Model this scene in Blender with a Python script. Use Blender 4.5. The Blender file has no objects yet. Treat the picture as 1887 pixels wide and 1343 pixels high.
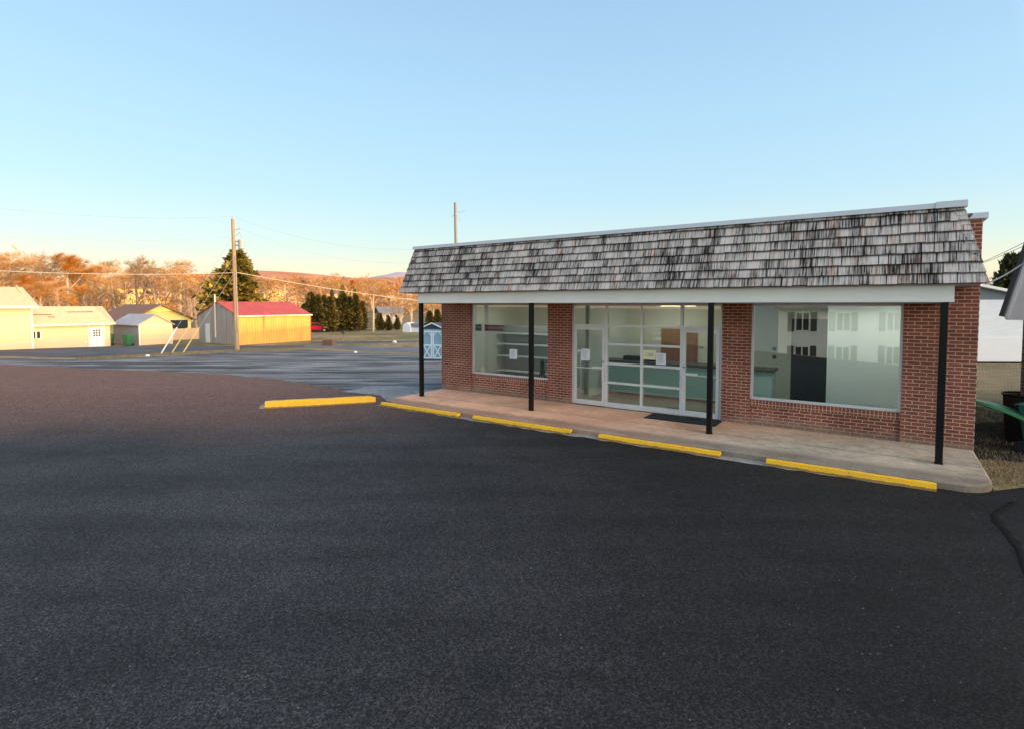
import bpy, bmesh, math, random
from mathutils import Vector, Matrix
random.seed(7)
R = math.radians
scene = bpy.context.scene
col = scene.collection

# ------------------------------------------------------------------ camera
F, CX, CY, H = 1000.0, 943.5, 608.0, 2.75
PITCH = math.atan(F / 21400.0)
cam_d = bpy.data.cameras.new('camera'); cam = bpy.data.objects.new('camera', cam_d); col.objects.link(cam)
cam_d.sensor_width = 36; cam_d.lens = 36 * F / 1887
cam_d.shift_y = -(671.5 - CY) / 1887
cam_d.clip_start = 0.1; cam_d.clip_end = 20000
cam.location = (0, 0, H); cam.rotation_euler = (math.pi / 2 - PITCH, 0, 0)
scene.camera = cam

def ray(px, py):
    a = (px - CX) / F; b = -(py - CY) / F
    return Vector((a, math.cos(PITCH) + b * math.sin(PITCH), -math.sin(PITCH) + b * math.cos(PITCH)))
def W(px, py, Y):
    r = ray(px, py); return Vector((0, 0, H)) + r * (Y / r.y)

# ------------------------------------------------------------------ terrain
BR = [(-400, -3), (-14, -3), (-4, 0), (17, 0), (52, -1.3), (95, -1.3), (700, 29), (1500, 40)]
def TY(y):
    if y <= BR[0][0]: return BR[0][1]
    for (a, za), (b, zb) in zip(BR, BR[1:]):
        if y <= b: return za + (zb - za) * (y - a) / (b - a)
    return BR[-1][1]
def G(px, py, off=0.0):
    r = ray(px, py); lo, hi = 0.5, 3000.0
    y = lo
    while y < 1500:
        z = H + r.z * (y / r.y)
        if z <= TY(y) + off: break
        y *= 1.01
    a, b = y / 1.01, y
    for _ in range(30):
        m = (a + b) / 2
        if H + r.z * (m / r.y) <= TY(m) + off: b = m
        else: a = m
    return Vector((r.x / r.y * b, b, TY(b) + off))

# ------------------------------------------------------------------ store frame
OX, OY = -2.11964568, 16.87654519
UX = Vector((0.82357187, -0.56721193)); NX = Vector((0.56721193, 0.82357187))
ANG = math.atan2(UX.y, UX.x)
def B2W(s, t, z=0): return Vector((OX + UX.x * s + NX.x * t, OY + UX.y * s + NX.y * t, z))
def bs(px, py, t):
    r = ray(px, py); n = Vector((r.x, r.y)); P0 = Vector((OX, OY))
    k = (P0.dot(NX) + t) / n.dot(NX)
    q = Vector((r.x * k, r.y * k)) - P0
    return q.dot(UX), H + r.z * k

# ------------------------------------------------------------------ materials
def nt(name):
    m = bpy.data.materials.new(name); m.use_nodes = True
    t = m.node_tree; t.nodes.clear()
    o = t.nodes.new('ShaderNodeOutputMaterial')
    return m, t, o
def N(t, k, **kw):
    n = t.nodes.new(k)
    for a, v in kw.items():
        if a in n.inputs: n.inputs[a].default_value = v
        else: setattr(n, a, v)
    return n
def lk(t, a, b): t.links.new(a, b)
def ramp(t, fac, stops):
    r = t.nodes.new('ShaderNodeValToRGB'); cr = r.color_ramp
    while len(cr.elements) < len(stops): cr.elements.new(0.5)
    for e, (p, c) in zip(cr.elements, stops):
        e.position = p; e.color = (c[0], c[1], c[2], 1) if not isinstance(c, (int, float)) else (c, c, c, 1)
    lk(t, fac, r.inputs[0]); return r
def mixc(t, fac, a, b, mode='MIX'):
    n = t.nodes.new('ShaderNodeMix'); n.data_type = 'RGBA'; n.blend_type = mode
    for s, v in ((n.inputs[0], fac), (n.inputs[6], a), (n.inputs[7], b)):
        if hasattr(v, 'is_linked') or hasattr(v, 'links'): lk(t, v, s)
        elif isinstance(v, (int, float)): s.default_value = v
        else: s.default_value = (v[0], v[1], v[2], 1)
    return n.outputs[2]
def math_(t, op, a, b=0.0, c=None):
    n = t.nodes.new('ShaderNodeMath'); n.operation = op
    for i, v in enumerate((a, b, c)):
        if v is None: continue
        if hasattr(v, 'links'): lk(t, v, n.inputs[i])
        else: n.inputs[i].default_value = v
    return n.outputs[0]
def vscale(t, src, sx, sy, sz, rot=(0, 0, 0)):
    m = t.nodes.new('ShaderNodeMapping'); m.inputs['Scale'].default_value = (sx, sy, sz)
    m.inputs['Rotation'].default_value = rot
    lk(t, src, m.inputs[0]); return m.outputs[0]
def noise(t, vec, scale, detail=4, rough=0.55):
    n = t.nodes.new('ShaderNodeTexNoise'); n.inputs['Scale'].default_value = scale
    n.inputs['Detail'].default_value = detail; n.inputs['Roughness'].default_value = rough
    lk(t, vec, n.inputs['Vector']); return n.outputs['Fac']
def coords(t, kind='Object'):
    return t.nodes.new('ShaderNodeTexCoord').outputs[kind]
def finish(t, o, color, rough=0.8, bump=None, bs_=0.3, bd=0.01, metal=0.0, spec=None):
    p = t.nodes.new('ShaderNodeBsdfPrincipled')
    if hasattr(color, 'links'): lk(t, color, p.inputs['Base Color'])
    else: p.inputs['Base Color'].default_value = (color[0], color[1], color[2], 1)
    if hasattr(rough, 'links'): lk(t, rough, p.inputs['Roughness'])
    else: p.inputs['Roughness'].default_value = rough
    p.inputs['Metallic'].default_value = metal
    if spec is not None: p.inputs['Specular IOR Level'].default_value = spec
    if bump is not None:
        b = t.nodes.new('ShaderNodeBump'); b.inputs['Strength'].default_value = bs_; b.inputs['Distance'].default_value = bd
        lk(t, bump, b.inputs['Height']); lk(t, b.outputs[0], p.inputs['Normal'])
    lk(t, p.outputs[0], o.inputs[0]); return p
def simple(name, c, rough=0.7, var=0.18, scale=3.0, metal=0.0, bump=0.15, stretch=(1, 1, 1), bd=0.01, kind='Object', spec=None):
    m, t, o = nt(name); v = vscale(t, coords(t, kind), *stretch)
    a = noise(t, v, scale, 6); b = noise(t, v, scale * 9, 3)
    k = math_(t, 'ADD', math_(t, 'MULTIPLY', a, 0.65), math_(t, 'MULTIPLY', b, 0.35))
    r = ramp(t, k, [(0.3, tuple(x * (1 - var) for x in c)), (0.7, tuple(min(1, x * (1 + var)) for x in c))])
    finish(t, o, r.outputs[0], rough, b, bump, bd, metal, spec); return m
MAT = {}
def m_brick(name, bw=0.203, rh=0.0677, off=0.5, c1=(.27, .078, .045), c2=(.17, .048, .031), mo=(.52, .36, .27)):
    m, t, o = nt(name)
    sp = N(t, 'ShaderNodeSeparateXYZ'); lk(t, coords(t), sp.inputs[0])
    cb = N(t, 'ShaderNodeCombineXYZ')
    lk(t, math_(t, 'ADD', sp.outputs[0], sp.outputs[1]), cb.inputs[0]); lk(t, math_(t, 'ADD', sp.outputs[2], 0.005), cb.inputs[1])
    # small wobble keeps courses from looking ruled
    nz = t.nodes.new('ShaderNodeTexNoise'); nz.inputs['Scale'].default_value = 9
    lk(t, cb.outputs[0], nz.inputs['Vector'])
    va = N(t, 'ShaderNodeVectorMath', operation='MULTIPLY_ADD'); lk(t, nz.outputs['Color'], va.inputs[0])
    va.inputs[1].default_value = (.006, .006, 0); lk(t, cb.outputs[0], va.inputs[2])
    b = t.nodes.new('ShaderNodeTexBrick'); b.offset = off; b.squash = 1
    lk(t, va.outputs[0], b.inputs['Vector'])
    for k_, v in (('Scale', 1), ('Mortar Size', .0078), ('Mortar Smooth', .25), ('Bias', 0), ('Brick Width', bw), ('Row Height', rh)):
        b.inputs[k_].default_value = v
    b.inputs['Color1'].default_value = (*c1, 1); b.inputs['Color2'].default_value = (*c2, 1); b.inputs['Mortar'].default_value = (*mo, 1)
    n1 = noise(t, coords(t), 1.3, 4); n2 = noise(t, coords(t), 60, 3)
    r1 = ramp(t, n1, [(0.3, .75), (0.7, 1.25)]); r2 = ramp(t, n2, [(0.25, .7), (0.75, 1.3)])
    ft = ramp(t, math_(t, 'SUBTRACT', sp.outputs[2], math_(t, 'MULTIPLY', n1, .35)), [(.0, .55), (.16, 0)]).outputs[0]
    c = mixc(t, 1.0, mixc(t, ft, b.outputs['Color'], (.30, .23, .17)), r1.outputs[0], 'MULTIPLY'); c = mixc(t, 1.0, c, r2.outputs[0], 'MULTIPLY')
    h = math_(t, 'SUBTRACT', math_(t, 'MULTIPLY', n2, .3), b.outputs['Fac'])
    finish(t, o, c, 0.85, h, 0.7, 0.008); return m
MAT['brick'] = m_brick('brick')
MAT['soldier'] = m_brick('soldier brick', .0677, .30, 0.0)
MAT['brick_house'] = m_brick('brown brick', c1=(.10, .045, .035), c2=(.06, .03, .028), mo=(.2, .15, .13))

def m_asphalt(name, base, brown=None, streak=False, speck=1.0, sdark=.45):
    m, t, o = nt(name); v = coords(t)
    big = noise(t, v, .35, 5, .6); mid = noise(t, v, 2.2, 5, .6); fine = noise(t, v, 48, 3, .75)
    c = ramp(t, big, [(0.3, tuple(x * .65 for x in base)), (0.7, tuple(x * 1.3 for x in base))]).outputs[0]
    c = mixc(t, 1.0, c, ramp(t, mid, [(0.3, .85), (0.72, 1.18)]).outputs[0], 'MULTIPLY')
    c = mixc(t, 1.0, c, ramp(t, noise(t, vscale(t, v, .25, 1.6, 1, (0, 0, R(20))), .8, 5, .6), [(.35, .78), (.65, 1.22)]).outputs[0], 'MULTIPLY')
    if brown is not None:
        # reddish tint painting weak low sun on the lot, ahead and to the left
        sp = N(t, 'ShaderNodeSeparateXYZ'); lk(t, v, sp.inputs[0])
        d = math_(t, 'ADD', sp.outputs[1], math_(t, 'MULTIPLY', sp.outputs[0], -.10))
        d = math_(t, 'ADD', d, math_(t, 'MULTIPLY', math_(t, 'SUBTRACT', noise(t, v, .25, 4), .5), 4.0))
        f1 = ramp(t, math_(t, 'MULTIPLY', d, 1 / 30.0), [(.37, 0), (.48, .65), (.62, 1)]).outputs[0]
        rx = math_(t, 'MULTIPLY', math_(t, 'SUBTRACT', 1.0, sp.outputs[0]), .2)
        fx = math_(t, 'MINIMUM', math_(t, 'MAXIMUM', rx, 0), 1)
        c = mixc(t, math_(t, 'MULTIPLY', f1, fx), c, brown)
        # lighter towards the left, darker towards the right
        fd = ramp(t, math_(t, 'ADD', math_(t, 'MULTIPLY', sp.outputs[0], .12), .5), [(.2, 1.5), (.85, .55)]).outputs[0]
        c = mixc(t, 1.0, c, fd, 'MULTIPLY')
    if streak:
        vs = vscale(t, v, .4, 1.8, 1, (0, 0, R(-26)))
        st = noise(t, vs, .9, 5, .6)
        c = mixc(t, ramp(t, st, [(.38, 0), (.62, 1)]).outputs[0], c, (.215, .21, .205))
        vs2 = vscale(t, v, .15, 1.1, 1, (0, 0, R(-34)))
        c = mixc(t, 1.0, c, ramp(t, noise(t, vs2, .8, 3), [(.42, sdark), (.52, 1.2)]).outputs[0], 'MULTIPLY')
    vo = t.nodes.new('ShaderNodeTexVoronoi'); vo.inputs['Scale'].default_value = 75; lk(t, v, vo.inputs['Vector'])
    sc = N(t, 'ShaderNodeSeparateColor'); lk(t, vo.outputs['Color'], sc.inputs[0])
    vo2 = t.nodes.new('ShaderNodeTexVoronoi'); vo2.inputs['Scale'].default_value = 28; lk(t, v, vo2.inputs['Vector'])
    sc2 = N(t, 'ShaderNodeSeparateColor'); lk(t, vo2.outputs['Color'], sc2.inputs[0])
    g1 = ramp(t, sc.outputs[0], [(0, 1 - .6 * min(1, speck + .2)), (.55, .95), (.82, 1 + .9 * speck), (1.0, 1 + 1.5 * speck)]).outputs[0]
    gm = N(t, 'ShaderNodeMix'); gm.data_type = 'RGBA'
    c = mixc(t, 1.0, c, g1, 'MULTIPLY')
    tw = ramp(t, sc2.outputs[1], [(.955, 0), (.99, 1)]).outputs[0]
    dot_ = ramp(t, vo2.outputs['Distance'], [(.10, 1), (.26, 0)]).outputs[0]
    c = mixc(t, math_(t, 'MULTIPLY', math_(t, 'MULTIPLY', tw, dot_), .6 * speck), c, (.30, .30, .29))
    c = mixc(t, 1.0, c, ramp(t, fine, [(.3, .65), (.7, 1.3)]).outputs[0], 'MULTIPLY')
    hgt = math_(t, 'ADD', fine, sc.outputs[0])
    finish(t, o, c, ramp(t, mid, [(.3, .72), (.7, .92)]).outputs[0], hgt, .5, .006, spec=.22); return m
MAT['asphalt'] = m_asphalt('sealed asphalt', (.0190, .0192, .0208), brown=(.098, .052, .038))
MAT['asphalt_patch'] = m_asphalt('fresh asphalt', (.014, .014, .015), speck=.5)
MAT['asphalt_old'] = m_asphalt('weathered asphalt', (.072, .070, .068), streak=True, speck=.5)
MAT['asphalt_road'] = m_asphalt('road asphalt', (.09, .092, .10), speck=.4)
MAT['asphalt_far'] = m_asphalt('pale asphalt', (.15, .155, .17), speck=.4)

def m_ground():
    m, t, o = nt('dry lawn'); v = coords(t)
    a = noise(t, v, .12, 5); b = noise(t, v, 1.2, 5, .65); c_ = noise(t, v, 22, 4, .7)
    c = ramp(t, b, [(.3, (.16, .115, .06)), (.5, (.33, .24, .13)), (.72, (.46, .34, .19))]).outputs[0]
    c = mixc(t, ramp(t, a, [(.42, 0), (.62, .7)]).outputs[0], c, (.12, .13, .05))
    c = mixc(t, 1.0, c, ramp(t, c_, [(.28, .45), (.72, 1.4)]).outputs[0], 'MULTIPLY')
    finish(t, o, c, .95, c_, .8, .03, spec=.1); return m
MAT['lawn'] = m_ground()
def m_concrete(name, base, warm=None):
    m, t, o = nt(name); v = coords(t)
    a = noise(t, v, .6, 5, .6); b = noise(t, v, 5, 5, .65); f = noise(t, v, 90, 3, .7)
    c = ramp(t, b, [(.3, tuple(x * .68 for x in base)), (.7, tuple(x * 1.2 for x in base))]).outputs[0]
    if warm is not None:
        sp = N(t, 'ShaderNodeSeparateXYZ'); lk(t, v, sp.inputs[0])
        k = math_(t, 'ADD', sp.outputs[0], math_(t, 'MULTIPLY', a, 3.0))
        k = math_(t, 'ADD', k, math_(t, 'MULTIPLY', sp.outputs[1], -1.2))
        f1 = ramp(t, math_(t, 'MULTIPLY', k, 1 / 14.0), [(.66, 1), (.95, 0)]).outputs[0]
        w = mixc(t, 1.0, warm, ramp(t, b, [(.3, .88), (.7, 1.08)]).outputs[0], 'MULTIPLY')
        c = mixc(t, f1, c, w)  # orange tint paints grazing sun onto the left part of the walk
        # long control joint
        j = math_(t, 'ABSOLUTE', math_(t, 'ADD', sp.outputs[1], 1.27))
        jj = math_(t, 'LESS_THAN', j, .012)
        c = mixc(t, math_(t, 'MULTIPLY', jj, .75), c, (.05, .035, .03))
        # grime along the front nosing
        gr = ramp(t, math_(t, 'ADD', math_(t, 'MULTIPLY', sp.outputs[1], -.4), math_(t, 'MULTIPLY', b, .25)), [(.90, 0), (1.16, .6)]).outputs[0]
        c = mixc(t, gr, c, (.10, .09, .075))
    c = mixc(t, 1.0, c, ramp(t, a, [(.3, .7), (.7, 1.2)]).outputs[0], 'MULTIPLY')
    c = mixc(t, 1.0, c, ramp(t, f, [(.3, .75), (.7, 1.2)]).outputs[0], 'MULTIPLY')
    finish(t, o, c, .9, math_(t, 'ADD', f, b), .4, .006, spec=.2); return m
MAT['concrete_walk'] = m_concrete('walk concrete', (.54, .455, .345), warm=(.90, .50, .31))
MAT['concrete'] = m_concrete('concrete', (.34, .33, .31))
MAT['curb'] = m_concrete('curb concrete', (.30, .29, .27))
def m_yellow():
    m, t, o = nt('yellow curb paint'); v = coords(t)
    a = noise(t, v, 7, 6, .75); f = noise(t, v, 70, 3); b = noise(t, vscale(t, v, .4, 1, 1), 3, 4)
    c = mixc(t, ramp(t, b, [(.45, 0), (.7, .6)]).outputs[0], (1.0, .53, .008), (.84, .45, .02))
    c = mixc(t, ramp(t, a, [(.62, 0), (.66, 1)]).outputs[0], c, (.30, .27, .22))
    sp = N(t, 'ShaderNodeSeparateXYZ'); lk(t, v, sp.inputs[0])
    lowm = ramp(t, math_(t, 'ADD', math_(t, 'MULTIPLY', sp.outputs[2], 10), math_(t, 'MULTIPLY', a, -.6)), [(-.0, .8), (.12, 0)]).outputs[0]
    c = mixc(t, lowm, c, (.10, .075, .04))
    c = mixc(t, 1.0, c, ramp(t, f, [(.3, .82), (.7, 1.1)]).outputs[0], 'MULTIPLY')
    finish(t, o, c, .6, math_(t, 'ADD', a, f), .35, .006); return m
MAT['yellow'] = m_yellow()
def m_shingle():
    m, t, o = nt('cedar shakes'); v = coords(t)
    at = N(t, 'ShaderNodeAttribute', attribute_name='tone')
    ofs = N(t, 'ShaderNodeVectorMath', operation='MULTIPLY_ADD'); lk(t, at.outputs['Fac'], ofs.inputs[0]); ofs.inputs[1].default_value = (23.0, 11.7, 31.0); lk(t, v, ofs.inputs[2]); v0 = v; v = ofs.outputs[0]
    st = noise(t, vscale(t, v, 1, .05, .04), 46, 3, .55)
    st2 = noise(t, vscale(t, v0, 1, 1, .35), 3.2, 4, .6)
    k = math_(t, 'ADD', math_(t, 'MULTIPLY', st, .62), math_(t, 'MULTIPLY', st2, .40))
    k = math_(t, 'ADD', k, math_(t, 'MULTIPLY', math_(t, 'SUBTRACT', at.outputs['Fac'], .5), .13))
    c = ramp(t, k, [(.37, (.022, .019, .018)), (.44, (.13, .115, .105)), (.505, (.38, .345, .315)), (.62, (.64, .575, .52))]).outputs[0]
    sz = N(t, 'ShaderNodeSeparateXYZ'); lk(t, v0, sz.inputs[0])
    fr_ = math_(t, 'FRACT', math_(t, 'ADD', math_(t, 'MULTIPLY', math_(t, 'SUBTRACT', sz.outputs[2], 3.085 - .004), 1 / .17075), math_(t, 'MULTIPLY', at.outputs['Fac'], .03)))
    c = mixc(t, 1.0, c, ramp(t, fr_, [(0.0, .12), (.11, 1.0), (.78, 1.0), (1.0, .25)]).outputs[0], 'MULTIPLY')  # shadow lines and weather stains painted along each shake row
    brn = ramp(t, noise(t, vscale(t, v, 1, .1, .1), 5.1, 3), [(.56, 0), (.74, .7)]).outputs[0]
    c = mixc(t, brn, c, mixc(t, 1.0, c, (1.25, .80, .55), 'MULTIPLY'))
    finish(t, o, c, .85, st, .6, .008, spec=.2); return m
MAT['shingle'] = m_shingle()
MAT['under'] = simple('dark underlay', (.015, .014, .014), .9)
MAT['white'] = simple('white trim paint', (.80, .80, .77), .5, .06, 1.5, bump=.05)
MAT['fascia'] = simple('cream fascia paint', (.84, .80, .72), .55, .10, 1.2, bump=.05, stretch=(.4, 1, 2))
MAT['soffit'] = simple('soffit paint', (.50, .49, .46), .7, .08)
MAT['coping'] = simple('metal coping', (.66, .71, .76), .4, .08, 1.0, metal=.0, bump=.04)
MAT['alu'] = simple('aluminium frame', (.72, .73, .74), .38, .08, 3, metal=.25, bump=.03)
MAT['black'] = simple('black post paint', (.004, .004, .0045), .45, .3, 6, bump=.05, spec=.25)
MAT['rubber'] = simple('black rubber', (.012, .012, .013), .8, .3, 20)
MAT['roofing'] = simple('flat roofing', (.12, .12, .12), .9)
MAT['int_wall'] = simple('interior wall paint', (.70, .74, .73), .7, .05, .8, bump=.02)
MAT['int_cream'] = simple('cream interior wall', (.76, .74, .66), .7, .05, .8, bump=.02)
MAT['int_floor'] = simple('vinyl floor', (.20, .21, .19), .35, .15, 2.5, bump=.02)
MAT['teal'] = simple('pale teal laminate', (.52, .74, .72), .5, .05, .7, bump=.02)
MAT['counter_top'] = simple('dark counter top', (.09, .07, .06), .4, .2, 5)
MAT['dark'] = simple('dark interior', (.012, .012, .014), .8)
MAT['wood_door'] = simple('stained door wood', (.30, .105, .045), .45, .28, 2, stretch=(6, 6, .6))
MAT['paper'] = simple('paper', (.80, .84, .90), .7, .03, 20, bump=.02)
MAT['paper_yellow'] = simple('yellow card', (.80, .80, .50), .7, .04, 20, bump=.02)
MAT['ink'] = simple('ink', (.05, .05, .06), .6)
MAT['ink_soft'] = simple('print lines', (.35, .37, .42), .6)
MAT['vinyl_white'] = simple('white vinyl letters', (.85, .85, .82), .5, .03)
MAT['sign_red'] = simple('red sign', (.50, .06, .04), .5, .15, 5)
MAT['wood_pole'] = simple('pole wood', (.42, .29, .17), .85, .3, 4, stretch=(8, 8, .5), bump=.4)
MAT['wood_grey'] = simple('weathered wood', (.30, .29, .27), .85, .25, 4, stretch=(6, 6, .5), bump=.3)
MAT['grey_metal'] = simple('grey metal', (.42, .43, .44), .5, .1, 3)
MAT['wire'] = simple('wire', (.30, .33, .36), .6)
MAT['wire_lit'] = simple('sun tinted cable', (.55, .48, .40), .6)  # lighter, warmer wire colour paints sun on the cables
MAT['siding'] = simple('cream siding', (.84, .56, .34), .7, .06, .5, stretch=(1, 1, 14), bump=.3)
MAT['siding_y'] = simple('yellow siding', (.85, .68, .20), .7, .06, .5, stretch=(1, 1, 10), bump=.3)
MAT['shingle_tan'] = simple('tan roof shingles', (.78, .50, .30), .9, .2, 3, stretch=(1, 1, 5), bump=.5)
MAT['shingle_brown'] = simple('brown roof shingles', (.26, .13, .08), .9, .2, 3, bump=.5)
MAT['trim_warm'] = simple('trim paint', (.80, .74, .60), .6, .05)
MAT['glass_dark'] = simple('dark window', (.03, .035, .04), .12, .3, 2, bump=0)
MAT['bin_green'] = simple('green bin plastic', (.03, .16, .06), .45, .2, 3)
MAT['bin_teal'] = simple('teal bin plastic', (.012, .10, .085), .45, .2, 3)
MAT['red_paint'] = simple('red car paint', (.55, .02, .03), .3, .05, 1, bump=0)
MAT['blue_shed'] = simple('blue shed board', (.20, .36, .46), .7, .1, 2, stretch=(8, 8, .6), bump=.3)
MAT['blue_trim'] = simple('pale blue trim', (.60, .74, .84), .6, .05)
MAT['shed_roof'] = simple('dark shed roof', (.06, .06, .065), .9, .2, 4)
MAT['grey_roof'] = simple('grey roof', (.22, .22, .23), .9, .2, 2)
MAT['white_wall'] = simple('white wall', (.75, .78, .82), .7, .05, .8)
MAT['block_wall'] = simple('painted block wall', (.72, .78, .84), .8, .10, 1.8, stretch=(.6, .6, 5), bump=.5)
MAT['blue_siding'] = simple('blue grey siding', (.13, .17, .22), .7, .1, 1, stretch=(.3, .3, 9), bump=.4)
MAT['grey_panel'] = simple('grey gable panel', (.68, .68, .68), .6, .06, 1)
MAT['mulch'] = simple('dark mulch', (.022, .018, .014), .95, .5, 18, bump=.9, bd=.05)
MAT['bark'] = simple('pale tan bark', (.62, .44, .27), .9, .3, 3, bump=.4)  # light tan bark tone
MAT['bark_dark'] = simple('brown bark', (.34, .23, .16), .9, .3, 3, bump=.4)
MAT['brown_box'] = simple('timber planter', (.20, .11, .07), .85, .3, 4, stretch=(1, 1, 5))
MAT['cloth_y'] = simple('guy guard yellow', (.70, .52, .16), .6)
def m_metal_rib(name, c):
    m, t, o = nt(name); v = coords(t)
    sp = N(t, 'ShaderNodeSeparateXYZ'); lk(t, v, sp.inputs[0])
    w = math_(t, 'SINE', math_(t, 'MULTIPLY', math_(t, 'ADD', sp.outputs[0], sp.outputs[1]), 2 * math.pi / .3))
    n = noise(t, vscale(t, v, 1, 1, .3), 1.5, 4)
    k = ramp(t, n, [(.3, tuple(x * .85 for x in c)), (.7, tuple(min(1, x * 1.12) for x in c))]).outputs[0]
    k = mixc(t, 1.0, k, ramp(t, math_(t, 'ADD', math_(t, 'MULTIPLY', w, .5), .5), [(.0, .86), (.35, 1.02)]).outputs[0], 'MULTIPLY')
    finish(t, o, k, .5, w, .6, .02); return m
MAT['rib_tan'] = m_metal_rib('ribbed metal tan', (.95, .41, .075))
MAT['rib_grey'] = m_metal_rib('ribbed metal grey', (.40, .36, .32))
MAT['rib_red'] = m_metal_rib('ribbed red roof', (.50, .075, .05))
MAT['rib_pale'] = m_metal_rib('ribbed pale roof', (.52, .45, .44))
MAT['grey_lap'] = simple('grey lap siding', (.40, .40, .40), .7, .08, .5, stretch=(.5, .5, 12), bump=.4)
def m_foliage(name, dark, light, sc=.6):
    m, t, o = nt(name); v = coords(t)
    at = N(t, 'ShaderNodeAttribute', attribute_name='tone')
    a = noise(t, v, sc, 3)
    k = math_(t, 'ADD', math_(t, 'MULTIPLY', a, .5), math_(t, 'MULTIPLY', at.outputs['Fac'], .5))
    c = ramp(t, k, [(.25, dark), (.75, light)]).outputs[0]
    finish(t, o, c, .85, spec=.15); return m
MAT['twig'] = m_foliage('golden twigs', (.30, .15, .06), (.90, .54, .23))
MAT['twig_brown'] = m_foliage('brown twigs', (.16, .095, .05), (.62, .39, .19))
MAT['wood_mass'] = m_foliage('orange scrub', (.20, .09, .035), (.68, .35, .14))
MAT['twig_orange'] = m_foliage('russet leaves', (.38, .16, .03), (.84, .40, .09))
MAT['needle'] = m_foliage('olive needles', (.03, .04, .012), (.46, .35, .07))
MAT['cypress'] = m_foliage('dark hedge leaves', (.005, .012, .008), (.26, .20, .05))
MAT['needle_dark'] = m_foliage('dull green needles', (.02, .03, .015), (.12, .12, .04))
MAT['dead_grass'] = m_foliage('dead grass blades', (.10, .075, .04), (.36, .27, .15), 2)
MAT['litter'] = m_foliage('leaf litter', (.06, .04, .025), (.30, .21, .12), 2)
def m_far(name, c1, c2, sc):  # distance haze is put into these flat colours
    m, t, o = nt(name); v = coords(t)
    a = noise(t, v, sc, 8, .7)
    c = ramp(t, a, [(.35, c1), (.65, c2)]).outputs[0]
    finish(t, o, c, 1, spec=0); return m
MAT['mountain'] = m_far('wooded mountain', (.50, .20, .11), (.72, .33, .19), .01)
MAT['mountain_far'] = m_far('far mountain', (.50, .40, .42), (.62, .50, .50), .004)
MAT['hill_near'] = m_far('scrub hillside', (.22, .11, .05), (.42, .24, .11), .12)
def m_glass(name, tint=(.84, .91, .89), base=.055, gain=1.7):
    m, t, o = nt(name)
    tr = N(t, 'ShaderNodeBsdfTransparent'); tr.inputs[0].default_value = (*tint, 1)
    gl = N(t, 'ShaderNodeBsdfGlossy'); gl.inputs['Roughness'].default_value = 0.0; gl.inputs[0].default_value = (.9, .95, .93, 1)
    fr = N(t, 'ShaderNodeFresnel'); fr.inputs[0].default_value = 1.5
    f = math_(t, 'MINIMUM', math_(t, 'ADD', math_(t, 'MULTIPLY', fr.outputs[0], gain), base), .9)
    mx = N(t, 'ShaderNodeMixShader'); lk(t, f, mx.inputs[0]); lk(t, tr.outputs[0], mx.inputs[1]); lk(t, gl.outputs[0], mx.inputs[2])
    lk(t, mx.outputs[0], o.inputs[0]); return m
MAT['glass'] = m_glass('shop glass')
def m_emit(name, c, s):
    m, t, o = nt(name); e = N(t, 'ShaderNodeEmission'); e.inputs[0].default_value = (*c, 1); e.inputs[1].default_value = s
    lk(t, e.outputs[0], o.inputs[0]); return m
MAT['lamp'] = m_emit('lit tube', (1.0, .80, .42), 9)
MAT['fill_panel'] = m_emit('added fill panel', (1.0, .97, .90), 19)

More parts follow.
